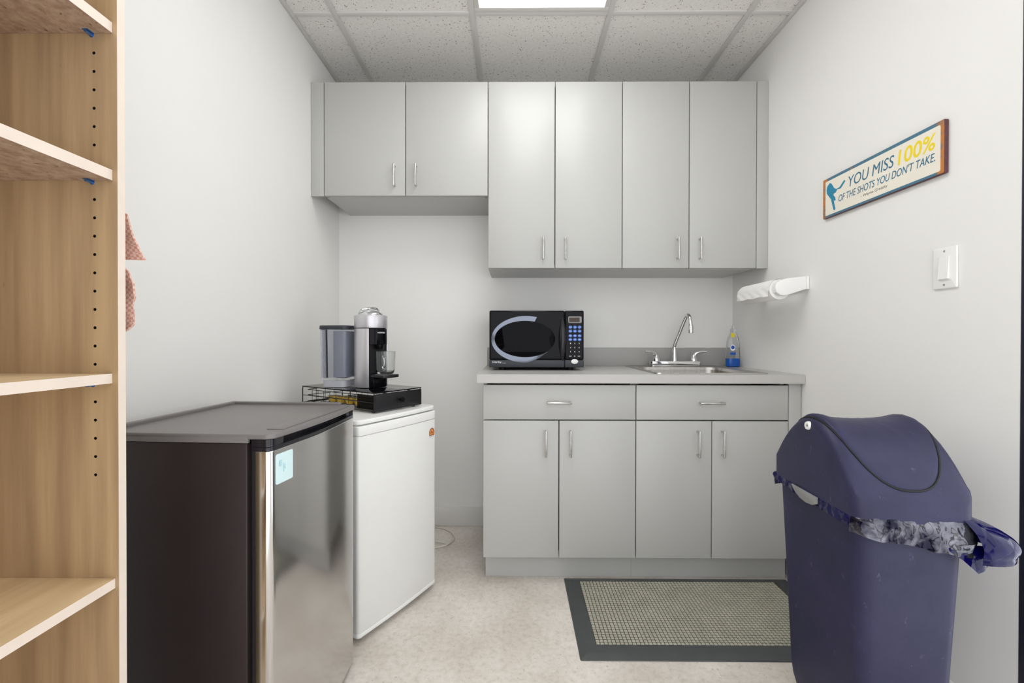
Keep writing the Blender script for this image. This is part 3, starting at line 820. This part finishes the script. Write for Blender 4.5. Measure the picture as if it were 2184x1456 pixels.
# local: +x out of the door, +y along its width, body front at x=0, near side y=0
FW = 0.450; D = -0.352
MB().box(D, 0.0, 0.0, FW, 0.018, 0.8295, 0.004).build('body', 'fridgeblk', t)
for x in (D+.03, -0.03):
    for y in (0.03, FW-.03): MB().lathe([(.016, 0), (.014, .0185)], (x, y, 0), 16).build('foot', 'dark', t)
MB().box(0.0004, 0.0095, 0.012, FW-.012, 0.04, 0.825, 0.002).build('gasket', 'gasket', t)
def door_outline(x0, dx, r, bulge, y0=0.0, y1=FW, n=24):
    pts = [(x0, y0), ]
    for k in range(7):
        a = math.radians(-90+90*k/6); pts.append((x0+dx-r+r*math.cos(a), y0+r+r*math.sin(a)))
    for k in range(1, n):
        s = k/n; pts.append((x0+dx+bulge*math.sin(PI*s), y0+r+(y1-y0-2*r)*s))
    for k in range(7):
        a = math.radians(90*k/6); pts.append((x0+dx-r+r*math.cos(a), y1-r+r*math.sin(a)))
    pts.append((x0, y1)); return pts
door = MB().prism(door_outline(0.020, 0.036, 0.016, 0.012), 0.030, 0.8112, 0.001, 1).build('door', 'stainless', t, 30)
MB().prism(door_outline(0.0100, 0.0096, 0.003, 0.0, 0.002, FW-.002), 0.030, 0.8112).build('door_liner', 'gasket', door)
m = MB().prism(door_outline(0.010, 0.046, 0.016, 0.012), 0.8116, 0.8205, 0.001, 1)
m.prism(door_outline(0.010, 0.046, 0.016, 0.0, 0.0, 0.062), 0.8205, 0.8385, 0.0008, 1)
m.prism(door_outline(0.010, 0.046, 0.016, 0.0, FW-0.04, FW), 0.8205, 0.8385, 0.0008, 1)
m.prism(door_outline(0.010, 0.022, 0.006, 0.012, 0.055, FW-0.035), 0.8205, 0.8385)
m.build('handle_cap', 'capblk', door)
# sticker on the door skin
sy0, sy1 = 0.0165, 0.0775
def skinx(y):
    s = (y-0.016)/(FW-0.032); return 0.056+0.012*math.sin(PI*max(0, min(1, s)))
vs = []; fs = []; nn = 12
ol = rrect((sy1-sy0)/2, 0.0345, 0.005, 5, (sy0+sy1)/2, 0.7655)
vs = [(skinx(y)+.0002, y, z) for y, z in ol]+[(skinx(y)+.0009, y, z) for y, z in ol]; n_ = len(ol)
fs = [tuple(range(n_, 2*n_))]+[(k, (k+1) % n_, n_+(k+1) % n_, n_+k) for k in range(n_)]+[tuple(range(n_))[::-1]]
st = MB().raw(vs, fs).build('sticker', 'sticker', door)
SKIN = Matrix(((0, 0, 1, 0.0590), (1, 0, 0, 0), (0, 1, 0, 0), (0, 0, 0, 1)))
m = text_mb('E', 0.011, 0.012, SKIN @ Matrix.Translation((0.027, 0.772, 0)), 0.0003, 0.0)
text_mb('K', 0.016, 0.020, SKIN @ Matrix.Translation((0.042, 0.755, 0.0006)), 0.0003, 0.0, mb=m)
m.build('sticker_print', 'stickerink', st)
# moulded top with raised rim
m = MB()
ol = [(D-.004, -.004)]+[(0.030, -.004)]+[(0.060-0.02+0.022*math.cos(math.radians(a)), 0.018+0.022*math.sin(math.radians(a))) for a in range(-80, 1, 16)]
ol += [(0.0625+0.012*math.sin(PI*k/16), 0.02+(FW-.04)*k/16) for k in range(1, 16)]
ol += [(0.060-0.02+0.022*math.cos(math.radians(a)), FW-0.018+0.022*math.sin(math.radians(a))) for a in range(0, 81, 16)]+[(0.030, FW+.004), (D-.004, FW+.004)]
m.prism(ol, 0.8388, 0.8505, 0.003, 3)
m.box(D-.004, 0.004, -.004, 0.006, 0.8300, 0.8480, 0.002); m.box(D-.004, 0.004, FW-.006, FW+.004, 0.8300, 0.8480, 0.002)
m.box(D-.004, D+.006, -.004, FW+.004, 0.8300, 0.8560, 0.002)
m.box(D-.004, D+.012, -.002, FW+.002, 0.846, 0.8590, 0.003, 3)
m.box(D-.004, 0.012, FW-.012, FW+.004, 0.846, 0.8585, 0.003, 3)
m.box(0.014, 0.054, 0.05, FW-.03, 0.8495, 0.8530, 0.0012, 2)
m.build('top_tray', 'lidgrey', t)

# ------------------------------------------------------------------ white compact fridge
AW = math.radians(-28.5)
t = thing('mini_fridge', 'white compact fridge under the coffee machine', 'fridge', (0.4632, -1.0109, 0), AW)
WW = 0.426
# local: door front at x=0, near side y=0
MB().box(-0.512, -0.046, 0.002, WW-.002, 0.02, 0.7570, 0.004).build('body', 'fridgewht', t)
for x in (-0.48, -0.075):
    for y in (0.03, WW-.03): MB().lathe([(.016, 0), (.014, .0205)], (x, y, 0), 16).build('foot', 'dark', t)
MB().box(-0.0455, -0.0385, 0.010, WW-.010, 0.04, 0.744, 0.001).build('gasket', 'gasket', t)
def wd_outline(x0, x1, y0, y1, r, bl=0.0):
    pts = [(x0, y0)]+[(x1-r+r*math.cos(math.radians(a)), y0+r+r*math.sin(math.radians(a))) for a in range(-90, 1, 15)]
    pts += [(x1+bl*math.sin(PI*k/12), y0+r+(y1-y0-2*r)*k/12) for k in range(1, 12)]
    pts += [(x1-r+r*math.cos(math.radians(a)), y1-r+r*math.sin(math.radians(a))) for a in range(0, 91, 15)]+[(x0, y1)]
    return pts
dr = MB().prism(wd_outline(-0.038, 0.0, 0, WW, 0.014, 0.006), 0.040, 0.7250, 0.0015, 2).build('door', 'fridgewht', t, 30)
MB().prism(wd_outline(-0.038, 0.001, -.0005, WW+.0005, 0.014, 0.006), 0.024, 0.0395, 0.002, 2).build('lower_trim', 'white', dr)
m = MB().prism(wd_outline(-0.038, 0.002, -.0005, WW+.0005, 0.016, 0.006), 0.7258, 0.7600, 0.003, 3)
m.build('handle_cap', 'white', dr)
m = MB().prism(wd_outline(-0.518, 0.000, -.004, WW+.004, 0.03, 0.006), 0.7645, 0.7810, 0.004, 3)
m.prism(wd_outline(-0.512, -0.02, 0.002, WW-.002, 0.02), 0.7572, 0.7650)
m.build('top_panel', 'white', t)
# badge on the door: small arch with a figure inside
by, bz, br = 0.392, 0.672, 0.0145
arch = [(by-br, bz-.012)]+[(by-br*math.cos(math.radians(a)), bz+br*1.15*math.sin(math.radians(a))) for a in range(0, 181, 15)]+[(by+br, bz-.012)]
YZ = Matrix(((0, 0, 1, 0.0022), (1, 0, 0, 0), (0, 1, 0, 0), (0, 0, 0, 1)))
bd = MB().prism(arch[::-1], 0.0, 0.0016, 0.0003, mtx=YZ).build('badge', 'orange', dr)
P3 = [Vector((0.0042, y, z)) for y, z in arch]
m = MB().tube(P3, 0.0013, 8, closed=True)
m.tube([(0.0042, by-.007, bz-.004), (0.0042, by-.002, bz+.005), (0.0042, by+.006, bz-.004)], 0.0013, 8)
m.build('badge_outline', 'brownink', bd)

# power cord on the floor
c = thing('power_cord', 'white power cord looped on the floor behind the white fridge', 'cord', (0.58, -0.15, 0))
pts = bez([(0.30, -0.20, .004), (0.42, -0.06, .004), (0.555, -0.035, .004), (0.640, -0.085, .006), (0.682, -0.175, .006), (0.660, -0.235, .005), (0.600, -0.225, .010), (0.50, -0.19, .006), (0.42, -0.25, .004)], 14)
m = MB().tube(pts, 0.0036, 8)
pts = bez([(0.682, -0.192, .011), (0.655, -0.262, .011), (0.600, -0.285, .006), (0.50, -0.30, .004), (0.40, -0.28, .004)], 12)
m.tube(pts, 0.0036, 8).xf(Matrix.Translation((-0.58, 0.15, 0)))
m.build('cable', 'cord', c)

# ------------------------------------------------------------------ capsule drawer, capsules, coffee machine, cup
AD = math.radians(-32.5); ZF = 0.7812
DO = Vector((0.4746, -0.866, ZF))
t = thing('capsule_drawer', 'black wire capsule drawer on the white fridge', 'drawer', DO, AD)
DW, DL, DH = 0.250, 0.472, 0.0795       # local: +x out of the front, front face at x=0, near end y=0
MB().prism(rrect(DL/2, DW/2, 0.006, 4, -DL/2, DW/2), DH-.0045, DH, 0.0012).build('top_plate', 'gloss', t)
fm = MB()
for y in (0.003, DW-.003):
    fm.tube([(-DL+.006, y, DH-.006), (-DL+.004, y, DH-.014), (-DL+.004, y, 0.004)], 0.0022, 8)
    fm.tube([(-.006, y, DH-.006), (-.006, y, 0.008)], 0.0022, 8)
    fm.tube([(-DL+.004, y, 0.008), (-.006, y, 0.008)], 0.0022, 8)
    fm.tube([(-DL+.004, y, 0.040), (-.006, y, 0.040)], 0.0013, 8)
fm.tube([(-DL+.004, .003, 0.008), (-DL+.004, DW-.003, 0.008)], 0.0022, 8); fm.tube([(-.006, .003, 0.008), (-.006, DW-.003, 0.008)], 0.0022, 8)
fm.build('frame', 'wire', t)
for x in (-DL+.05, -.03):
    for y in (0.02, DW-.02): MB().lathe([(.007, 0), (.007, .007)], (x, y, 0.0), 14).build('foot', 'dark', t)
bk = MB()
x0, x1, y0, y1, zl, zh = -DL+.020, -.008, 0.012, DW-.012, 0.014, 0.064
def loop(z): return [(x, y, z) for x, y in rrect((x1-x0)/2, (y1-y0)/2, 0.012, 4, (x0+x1)/2, (y0+y1)/2)]
for z in (zl, 0.040, zh): bk.tube(loop(z), 0.0016, 6, closed=True)
nx_ = 11
for k in range(1, nx_):
    x = x0+(x1-x0)*k/nx_
    bk.tube([(x, y0, zh), (x, y0, zl), (x, y1, zl), (x, y1, zh)], 0.0012, 6)
for k in range(1, 5):
    y = y0+(y1-y0)*k/5; bk.tube([(x0, y, zh), (x0, y, zl), (x1, y, zl)], 0.0012, 6)
bk.build('wire_basket', 'wire', t)
MB().box(-0.108, -.008, 0.006, 0.008, 0.012, 0.068).build('side_panel', 'smoke', t)
fr = MB().prism(rrect(DW/2-.003, 0.033, 0.004, 4, DW/2, 0.0395), 0.0, 0.0055, 0.001, mtx=Matrix(((0, 0, 1, -.005), (1, 0, 0, 0), (0, 1, 0, 0), (0, 0, 0, 1)))).build('drawer_front', 'dark', t)
MB().lathe([(.0045, 0), (.0045, .009), (.010, .012), (.0115, .017), (.009, .021), (0, .0225)], (0.0006, DW*0.50, 0.041), 24, 'x').build('knob', 'gloss', fr)
RD = Matrix.Translation(DO) @ Matrix.Rotation(AD, 4, 'Z')
# gold capsules lying on the basket's wires
def capsule():
    m = MB().lathe([(0, 0), (.014, .0005), (.019, .006), (.0225, .022), (.0225, .024), (.0265, .0245), (.0265, .0262), (0, .0275)], (0, 0, 0), 28)
    return m
lab = ['gold coffee capsule nearest the drawer front', 'gold coffee capsule second from the drawer front in the row', 'gold coffee capsule third from the drawer front in the row', 'gold coffee capsule at the back end of the row, by the empty wires']
first = capsule().build('coffee_capsule', 'gold')
for k in range(4):
    o = first if k == 0 else first.copy()
    if k: COL.objects.link(o)
    p = RD @ Vector((-0.142-0.054*k, 0.043, 0.0158+0.002))
    o.location = p; o.rotation_euler = (0, 0, AD)
    tag(o, lab[k], 'coffee capsule', 'gold capsules in the drawer')

# coffee machine: local +x to its front
ZD = ZF+DH+.0004
MC = Vector((0.392, -0.652, ZD))
t = thing('coffee_machine', 'silver and black pod coffee machine on the capsule drawer', 'coffee machine', MC, AD)
R0 = 0.0675
def wedge(r, a0, a1, z0, z1, n=40, inner=0.0, r2=None):
    """part of a cylinder between two angles"""
    r2 = r2 or r
    out = [(r*math.cos(a0+(a1-a0)*k/n), r*math.sin(a0+(a1-a0)*k/n)) for k in range(n+1)]
    return out
A = math.radians(47)
# silver side shell (leaves the front open)
shell = wedge(R0, A, 2*PI-A, 0, 1, 56)
inner = wedge(R0-.003, 2*PI-A, A, 0, 1, 56)
MB().prism(shell+inner, 0.002, 0.246, 0.001).build('shell', 'silver', t)
# dark core and brewing head
core = wedge(R0-.0033, math.radians(49), 2*PI-math.radians(49), 0, 1, 40)
MB().prism(core, 0.001, 0.246).build('core', 'dark', t)
hd = wedge(R0-.001, -A+.03, A-.03, 0, 1, 30)+[(0.0365, 0.0425), (0.0365, -0.0425)]
MB().prism(hd, 0.180, 0.246, 0.001).build('front_panel', 'gloss', t)
MB().lathe([(.012, .1798), (.018, .179), (.017, .168), (.013, .160), (0, .160)], (0.054, 0, 0), 30).build('spout', 'gloss', t)
MB().prism(wedge(R0-.006, 0, 2*PI*.99, 0, 1, 48), 0.2462, 0.2485).build('shadow_gap', 'black', t)
MB().lathe([(R0, .2487), (R0+.0006, .2500), (R0+.0006, .297), (R0-.001, .3005), (R0-.008, .3030), (0, .3035)], (0, 0, 0), 64).build('head', 'silver', t)
m = MB().lathe([(.052, .3032), (.050, .309), (.040, .317), (.022, .3225), (0, .324)], (0, 0, 0), 48)
m.build('head_dome', 'chrome', t)
hp = bez([(-.020, -.046, .309), (-.004, -.044, .324), (.012, -.020, .331), (.014, 0, .332), (.012, .020, .331), (-.004, .044, .324), (-.020, .046, .309)], 8)
MB().tube(hp, 0.0045, 10).build('lever', 'chrome', t)
MB().prism([(0.0365, -.040), (.055, -.034)]+[(0.055+0.003*math.cos(math.radians(a)), 0.034*math.sin(math.radians(a))) for a in range(-80, 81, 20)]+[(.055, .034), (0.0365, .040)], 0.0005, 0.044, 0.001).build('base_block', 'gloss', t)
tr = MB().prism([(.0365, -.044), (.118, -.044)]+[(.118+.016*math.cos(math.radians(a)), .044*math.sin(math.radians(a))) for a in range(-75, 76, 15)]+[(.118, .044), (.0365, .044)], 0.0445, 0.0560, 0.002).build('drip_tray', 'dark', t)
g = MB()
for k in range(7): g.box(.062, .125, -.036+.012*k-.0022, -.036+.012*k+.0022, .0561, .0575, .0004)
g.build('drip_grid', 'chrome', tr)
# lettering on the black panel, wrapped on its curve
lm = text_mb('NESPRESSO', 0.040, 0.0058, Matrix(((0, 0, 1, 0), (1, 0, 0, 0), (0, 1, 0, 0), (0, 0, 0, 1))), 0.0004, 0.012)
for v_ in lm.bm.verts:
    a = (v_.co.y-0.020)/R0; r = R0-.0009+v_.co.x; v_.co = Vector((r*math.cos(a), r*math.sin(a), 0.226+v_.co.z))
lm.build('lettering', 'print', t)
# water tank to the left of the shell
RM = Matrix.Translation(MC) @ Matrix.Rotation(AD, 4, 'Z')
tl = RM.inverted() @ Vector((0.247, -0.628, ZD))
tx, ty = tl.x, tl.y
ta = math.atan2(-ty, -tx)      # towards the machine
TM = Matrix.Translation((tx, ty, 0)) @ Matrix.Rotation(ta, 4, 'Z')
def tk(w, h, r, z, cx_=0): return [tuple(TM @ Vector((x, y, z))) for x, y in rrect(w, h, r, 6, cx_, 0)]
m = MB().loft([tk(.058, .052, .022, .030), tk(.0605, .054, .024, .036), tk(.064, .057, .026, .243)], True, False)
ib = MB().loft([tk(.0625, .0555, .025, .243), tk(.059, .0525, .022, .040)], False, True)
me_ = bpy.data.meshes.new('tmp'); ib.bm.to_mesh(me_); ib.bm.free(); m.bm.from_mesh(me_); bpy.data.meshes.remove(me_)
tank = m.build('water_tank', 'tank', t)
MB().loft([tk(.066, .059, .026, .2432), tk(.0665, .0595, .026, .246), tk(.0665, .0595, .026, .256), tk(.064, .057, .025, .2595)]).build('tank_lid', 'mwgrey', tank)
MB().loft([tk(.053, .048, .02, .0008), tk(.053, .048, .02, .029)]).build('tank_foot', 'tankcore', t)
MB().loft([tk(.028, .045, .01, .042, .026), tk(.028, .045, .01, .235, .026)]).build('tank_wall', 'tankcore', t)

# glass cup under the spout
cp = RM @ Vector((0.088, 0.0, 0.0577))
t = thing('glass_cup', 'clear glass cup on the coffee machine drip tray', 'cup', cp, AD)
prof = [(0, 0), (.026, 0), (.034, .004), (.0385, .018), (.0405, .090), (.0410, .0935), (.0395, .0940), (.0382, .090), (.0365, .020), (.032, .011), (0, .009)]
MB().lathe(prof, (0, 0, 0), 48).build('bowl', 'glass', t)
hp = bez([(-.0385, -.006, .074), (-.048, -.014, .070), (-.052, -.018, .052), (-.047, -.014, .034), (-.0385, -.006, .030)], 8)
a_ = math.radians(-70)
MB().tube([Matrix.Rotation(math.radians(118), 4, 'Z') @ Vector(p) for p in hp], 0.0050, 12).build('handle', 'glass', t)

# ------------------------------------------------------------------ floor mat
MX0, MX1, MY0, MY1 = 1.2215, 2.200, -1.072, -0.5640
t = thing('floor_mat', 'grey rubber anti fatigue mat with dark border in front of the base cabinets', 'mat', ((MX0+MX1)/2, (MY0+MY1)/2, 0))
hx_, hy_ = (MX1-MX0)/2, (MY1-MY0)/2
def mr(i, z, r=0.006): return [(x, y, z) for x, y in rrect(hx_-i, hy_-i, max(.002, r-i), 4)]
IN = 0.062; INB = 0.034
def mr2(i, ib, z): return [(x, y, z) for x, y in rrect(hx_-i, hy_-(i+ib)/2, .003, 4, 0, (i-ib)/2)]
m = MB().loft([mr(0, .0006), mr(0.001, .0030), mr(0.022, .0105), mr(0.028, .0118), mr2(IN, INB, .0122), mr2(IN+.001, INB+.001, .0095)], True, False)
m.build('border', 'matrub', t)
m = MB(); cx0, cx1, cy0, cy1 = -hx_+IN+.0012, hx_-IN-.0012, -hy_+IN+.0012, hy_-INB-.0012
m.box(cx0, cx1, cy0, cy1, .0010, .0098)
m.build('centre', 'matbase', t)
# moulded nubs in pairs
vs = []; fs = []
px_ = 0.0140; py_ = 0.0135
nx2 = int((cx1-cx0-.002)/px_); ny2 = int((cy1-cy0-.002)/py_)
for j in range(ny2):
    for i in range(nx2):
        x = cx0+.001+px_*(i+.5); y = cy0+.001+py_*(j+.5)
        big = (i+j) % 2 == 0
        a = px_*0.43; b2 = py_*(0.30 if big else 0.36); z0_, z1_ = .0098, .0128 if big else .0122
        s = len(vs)
        for (dx, dy, zz) in ((a, b2, z0_), (-a, b2, z0_), (-a, -b2, z0_), (a, -b2, z0_), (a*.78, b2*.7, z1_), (-a*.78, b2*.7, z1_), (-a*.78, -b2*.7, z1_), (a*.78, -b2*.7, z1_)):
            vs.append((x+dx, y+dy, zz))
        fs += [(s+4, s+5, s+6, s+7), (s, s+1, s+5, s+4), (s+1, s+2, s+6, s+5), (s+2, s+3, s+7, s+6), (s+3, s, s+4, s+7)]
me = bpy.data.meshes.new('nub_field'); me.from_pydata(vs, [], fs); me.materials.append(M['matnub'])
o = bpy.data.objects.new('nub_field', me); COL.objects.link(o); o.parent = t; o['kind'] = 'stuff'

# ------------------------------------------------------------------ trash bin
TB = math.radians(-2.5)
BC = Vector((1.9215, -1.352, 0))
t = thing('trash_bin', 'navy swing top trash bin against the right wall', 'trash bin', BC, TB)
LW, LL = 0.1325, 0.1830          # lid half width (x) and half length (y)
BW, BL = 0.1215, 0.1745          # body at its top
def tb(i, z, r=0.032): return [(x, y, z) for x, y in rrect_dense(BW-i, BL-i, max(.01, r-i*.3))]
body = MB().loft([tb(.085, 0.0005), tb(.070, .003), tb(.056, .010), tb(.043, .024), tb(.033, .045), tb(.026, .075), tb(.022, .11), tb(.018, .22), tb(.0, .668), tb(.004, .668), tb(.022, .22), tb(.026, .12), tb(.034, .06), tb(.05, .04)])
body.build('body', 'bin', t, 50)
ZR = 0.648
TABA = [(0, .858), (.03, .855), (.05, .848), (.075, .834), (.10, .813), (.125, .785), (.15, .751), (.17, .722), (.183, .706), (.20, .70)]
def Aprof(y):
    y = abs(y)
    for (a, za), (b_, zb_) in zip(TABA, TABA[1:]):
        if y <= b_: s = (y-a)/(b_-a); return za+(zb_-za)*s
    return TABA[-1][1]
def lidz(x, y):
    z = Aprof(y)
    ax = abs(x)/LW
    ridge = 0.008*math.exp(-((ax-0.80)/0.16)**2)*math.exp(-(y/0.075)**2)
    dip = 0.006*math.exp(-(x/0.075)**2)*math.exp(-(y/0.10)**2)
    return z-dip+ridge-0.003
rings = [[(x, y, ZR) for x, y in rrect_dense(LW, LL, 0.032)], [(x, y, ZR+.02) for x, y in rrect_dense(LW, LL, 0.032)]]
rr_ = 0.026
for i in (0.0, 0.0012, 0.004, 0.008, 0.013, 0.019, 0.026, 0.036, 0.048, 0.062, 0.078, 0.095, 0.112, 0.125, 0.1335):
    drop = rr_-math.sqrt(max(0, rr_*rr_-(rr_-min(i, rr_))**2))
    rg = []
    for x, y in rrect_dense(LW-i, LL-i*(0.9), max(0.0008, 0.032-i*.25)):
        sx = abs(x)/(LW)
        rg.append((x, y, lidz(x, y)-drop*(0.9 if abs(y) < .16 else 0.5)))
    rings.append(rg)
lid = MB().loft(rings, False, True)
lo_ = lid.build('lid', 'binlid', t, 60)
# swing flap: big rounded disc lying on the arch
FA, FB = 0.119, 0.168
def flap_pt(r, a):
    c, s = math.cos(a), math.sin(a); e = 2.5
    x = FA*r*math.copysign(abs(c)**(2/e), c); y = FB*r*math.copysign(abs(s)**(2/e), s)
    return x, y
rings = []
for r in (1.0, 0.99, 0.96, 0.9, 0.8, 0.65, 0.5, 0.35, 0.2, 0.06):
    rg = []
    for k in range(96):
        x, y = flap_pt(r, 2*PI*k/96)
        i = LW-abs(x); drop = rr_-math.sqrt(max(0, rr_*rr_-(rr_-min(max(i, 0), rr_))**2))
        zz = lidz(x, y)-drop*.9+(0.0005 if r == 1.0 else 0.0035 if r == .99 else 0.0046)
        rg.append((x, y, zz))
    rings.append(rg)
fl = MB().loft(rings, False, True).build('swing_flap', 'binlid', lo_, 60)
gp = []
for k in range(96):
    x, y = flap_pt(1.014, 2*PI*k/96)
    i = LW-abs(x); drop = rr_-math.sqrt(max(0, rr_*rr_-(rr_-min(max(i, 0), rr_))**2))
    gp.append((x, y, lidz(x, y)-drop*.9+0.0004))
MB().tube(gp, 0.0024, 8, closed=True).build('flap_groove', 'black', lo_, 60)
for s in (-1, 1):
    m = MB().lathe([(.0045, -.006), (.010, -.006), (.0115, -.002), (.0115, .006), (.0045, .006), (.0045, -.006)], (s*(LW-.002), 0.002, .834), 24, 'x', close=False)
    pv = m.build('pivot', 'white', lo_)
    MB().lathe([(0, -.003), (.0044, -.003), (.0044, .003), (0, .003)], (s*(LW-.002), 0.002, .834), 16, 'x').build('pivot_hole', 'black', pv)
# grey clip on the left side
XY = Matrix(((0, 0, -1, -LW-.0006), (1, 0, 0, -.030), (0, 1, 0, 0), (0, 0, 0, 1)))
cl = [(-.014, .657), (-.014, .640), (.004, .631), (.03, .628), (.055, .631), (.078, .640), (.092, .650), (.098, .657)]
MB().prism(cl, 0.0, 0.007, 0.002, 2, mtx=XY).build('handle_clip', 'binclip', t, label='pale grey clip on the bin side')

# trash bag: crumpled film folded over the body's rim
bt = thing('trash_bag', 'shiny crumpled navy trash bag folded over the rim of the bin', 'trash bag', BC, TB)
base = rrect_dense(BW+.0035, BL+.0035, 0.034); N = len(base)
# perimeter direction helpers
def bag_rows(sel, name, mname, outf, botf, rows=12, noise_a=0.006, seed=0.0, top=0.664):
    vs = []; SUB = 5; idx = list(range((len(sel)-1)*SUB+1)); rows = rows*2
    for r in range(rows+1):
        s = r/rows
        for q in idx:
            a0 = sel[q//SUB]; a1 = sel[min(q//SUB+1, len(sel)-1)]; w = (q % SUB)/SUB; k = a0
            x = base[a0][0]*(1-w)+base[a1][0]*w; y = base[a0][1]*(1-w)+base[a1][1]*w; u = q/(len(idx)-1)
            L_ = math.hypot(x, y); nx, ny = x/L_, y/L_
            # outward normal of the rounded rectangle
            nx = ny = 0.0
            for kk, ww in ((a0, 1-w), (a1, w)):
                p0, p1 = base[kk-1], base[(kk+1) % N]; tx_, ty_ = p1[0]-p0[0], p1[1]-p0[1]; tl_ = math.hypot(tx_, ty_)
                nx += ww*ty_/tl_; ny -= ww*tx_/tl_
            z = top+(botf(u)-top)*s
            rg_ = lambda v_: 1-2*abs(noise.noise(v_))
            nz = (rg_(Vector((x*30+seed, y*30, z*26)))*noise_a*.9+rg_(Vector((x*70+seed, y*70, z*70)))*noise_a*.3)*min(1, s*3)
            o_ = max(0.0005, outf(u)*math.sin(min(1, s*1.15)*PI*0.62)+nz+0.003*min(1, s*4))
            vs.append((x+nx*o_, y+ny*o_, z+noise.noise(Vector((x*30+seed, y*30, 7)))*0.006*s))
    n = len(idx)
    fs = [(r*n+q, r*n+q+1, (r+1)*n+q+1, (r+1)*n+q) for r in range(rows) for q in range(n-1)]
    return MB().raw(vs, fs).build(name, mname, bt, 80)
# index of points by quadrant: start at (+x, corner) ccw: +x+y corner, top side (+y), -x+y, left side, -x-y corner, front side (-y), +x-y corner, right side
seg, side = 8, 14; blk = seg+1+side
left = list(range(blk+4, 2*blk+5+0))                       # back-left corner, along the left side
front_ = list(range(2*blk+2, 3*blk+6))                      # front-left corner, front, front-right corner
right = [k % N for k in range(3*blk+1, 4*blk+5)]
back = list(range(0, blk+6))
bag_rows(left, 'left_cuff', 'bag', lambda u: .004+.010*math.exp(-((u-.02)/.08)**2), lambda u: .640-.012*u+.012*math.exp(-((u-.0)/.1)**2), 10, .004, 3)
bag_rows(front_, 'front_cuff', 'cuff', lambda u: .008+.004*math.sin(u*9), lambda u: .622-.050*u, 12, .006, 11)
bag_rows(right, 'right_flap', 'bag', lambda u: .012+.075*math.exp(-((u-.20)/.20)**2), lambda u: .575+.03*u, 14, .0015, 21)
bag_rows(back, 'back_cuff', 'bag', lambda u: .008, lambda u: .62, 8, .004, 31)
# folded-over corner at the front right
fx, fy = BW+.004, -BL-.004
v0 = [(fx-.075, fy-.012, .600), (fx-.040, fy-.016, .575), (fx-.012, fy-.020, .548), (fx+.012, fy-.016, .556), (fx+.045, fy+.004, .566), (fx+.062, fy+.03, .590), (fx+.03, fy-.006, .605), (fx-.02, fy-.014, .606)]
m = MB().raw(v0, [(0, 1, 7), (1, 2, 3, 7), (3, 6, 7), (3, 4, 6), (4, 5, 6)])
bmesh.ops.subdivide_edges(m.bm, edges=m.bm.edges[:], cuts=4, use_grid_fill=True)
for v_ in m.bm.verts:
    v_.co += Vector((0, -1, 0))*noise.noise(v_.co*42)*.006
m.build('folded_corner', 'bag', bt, 80)
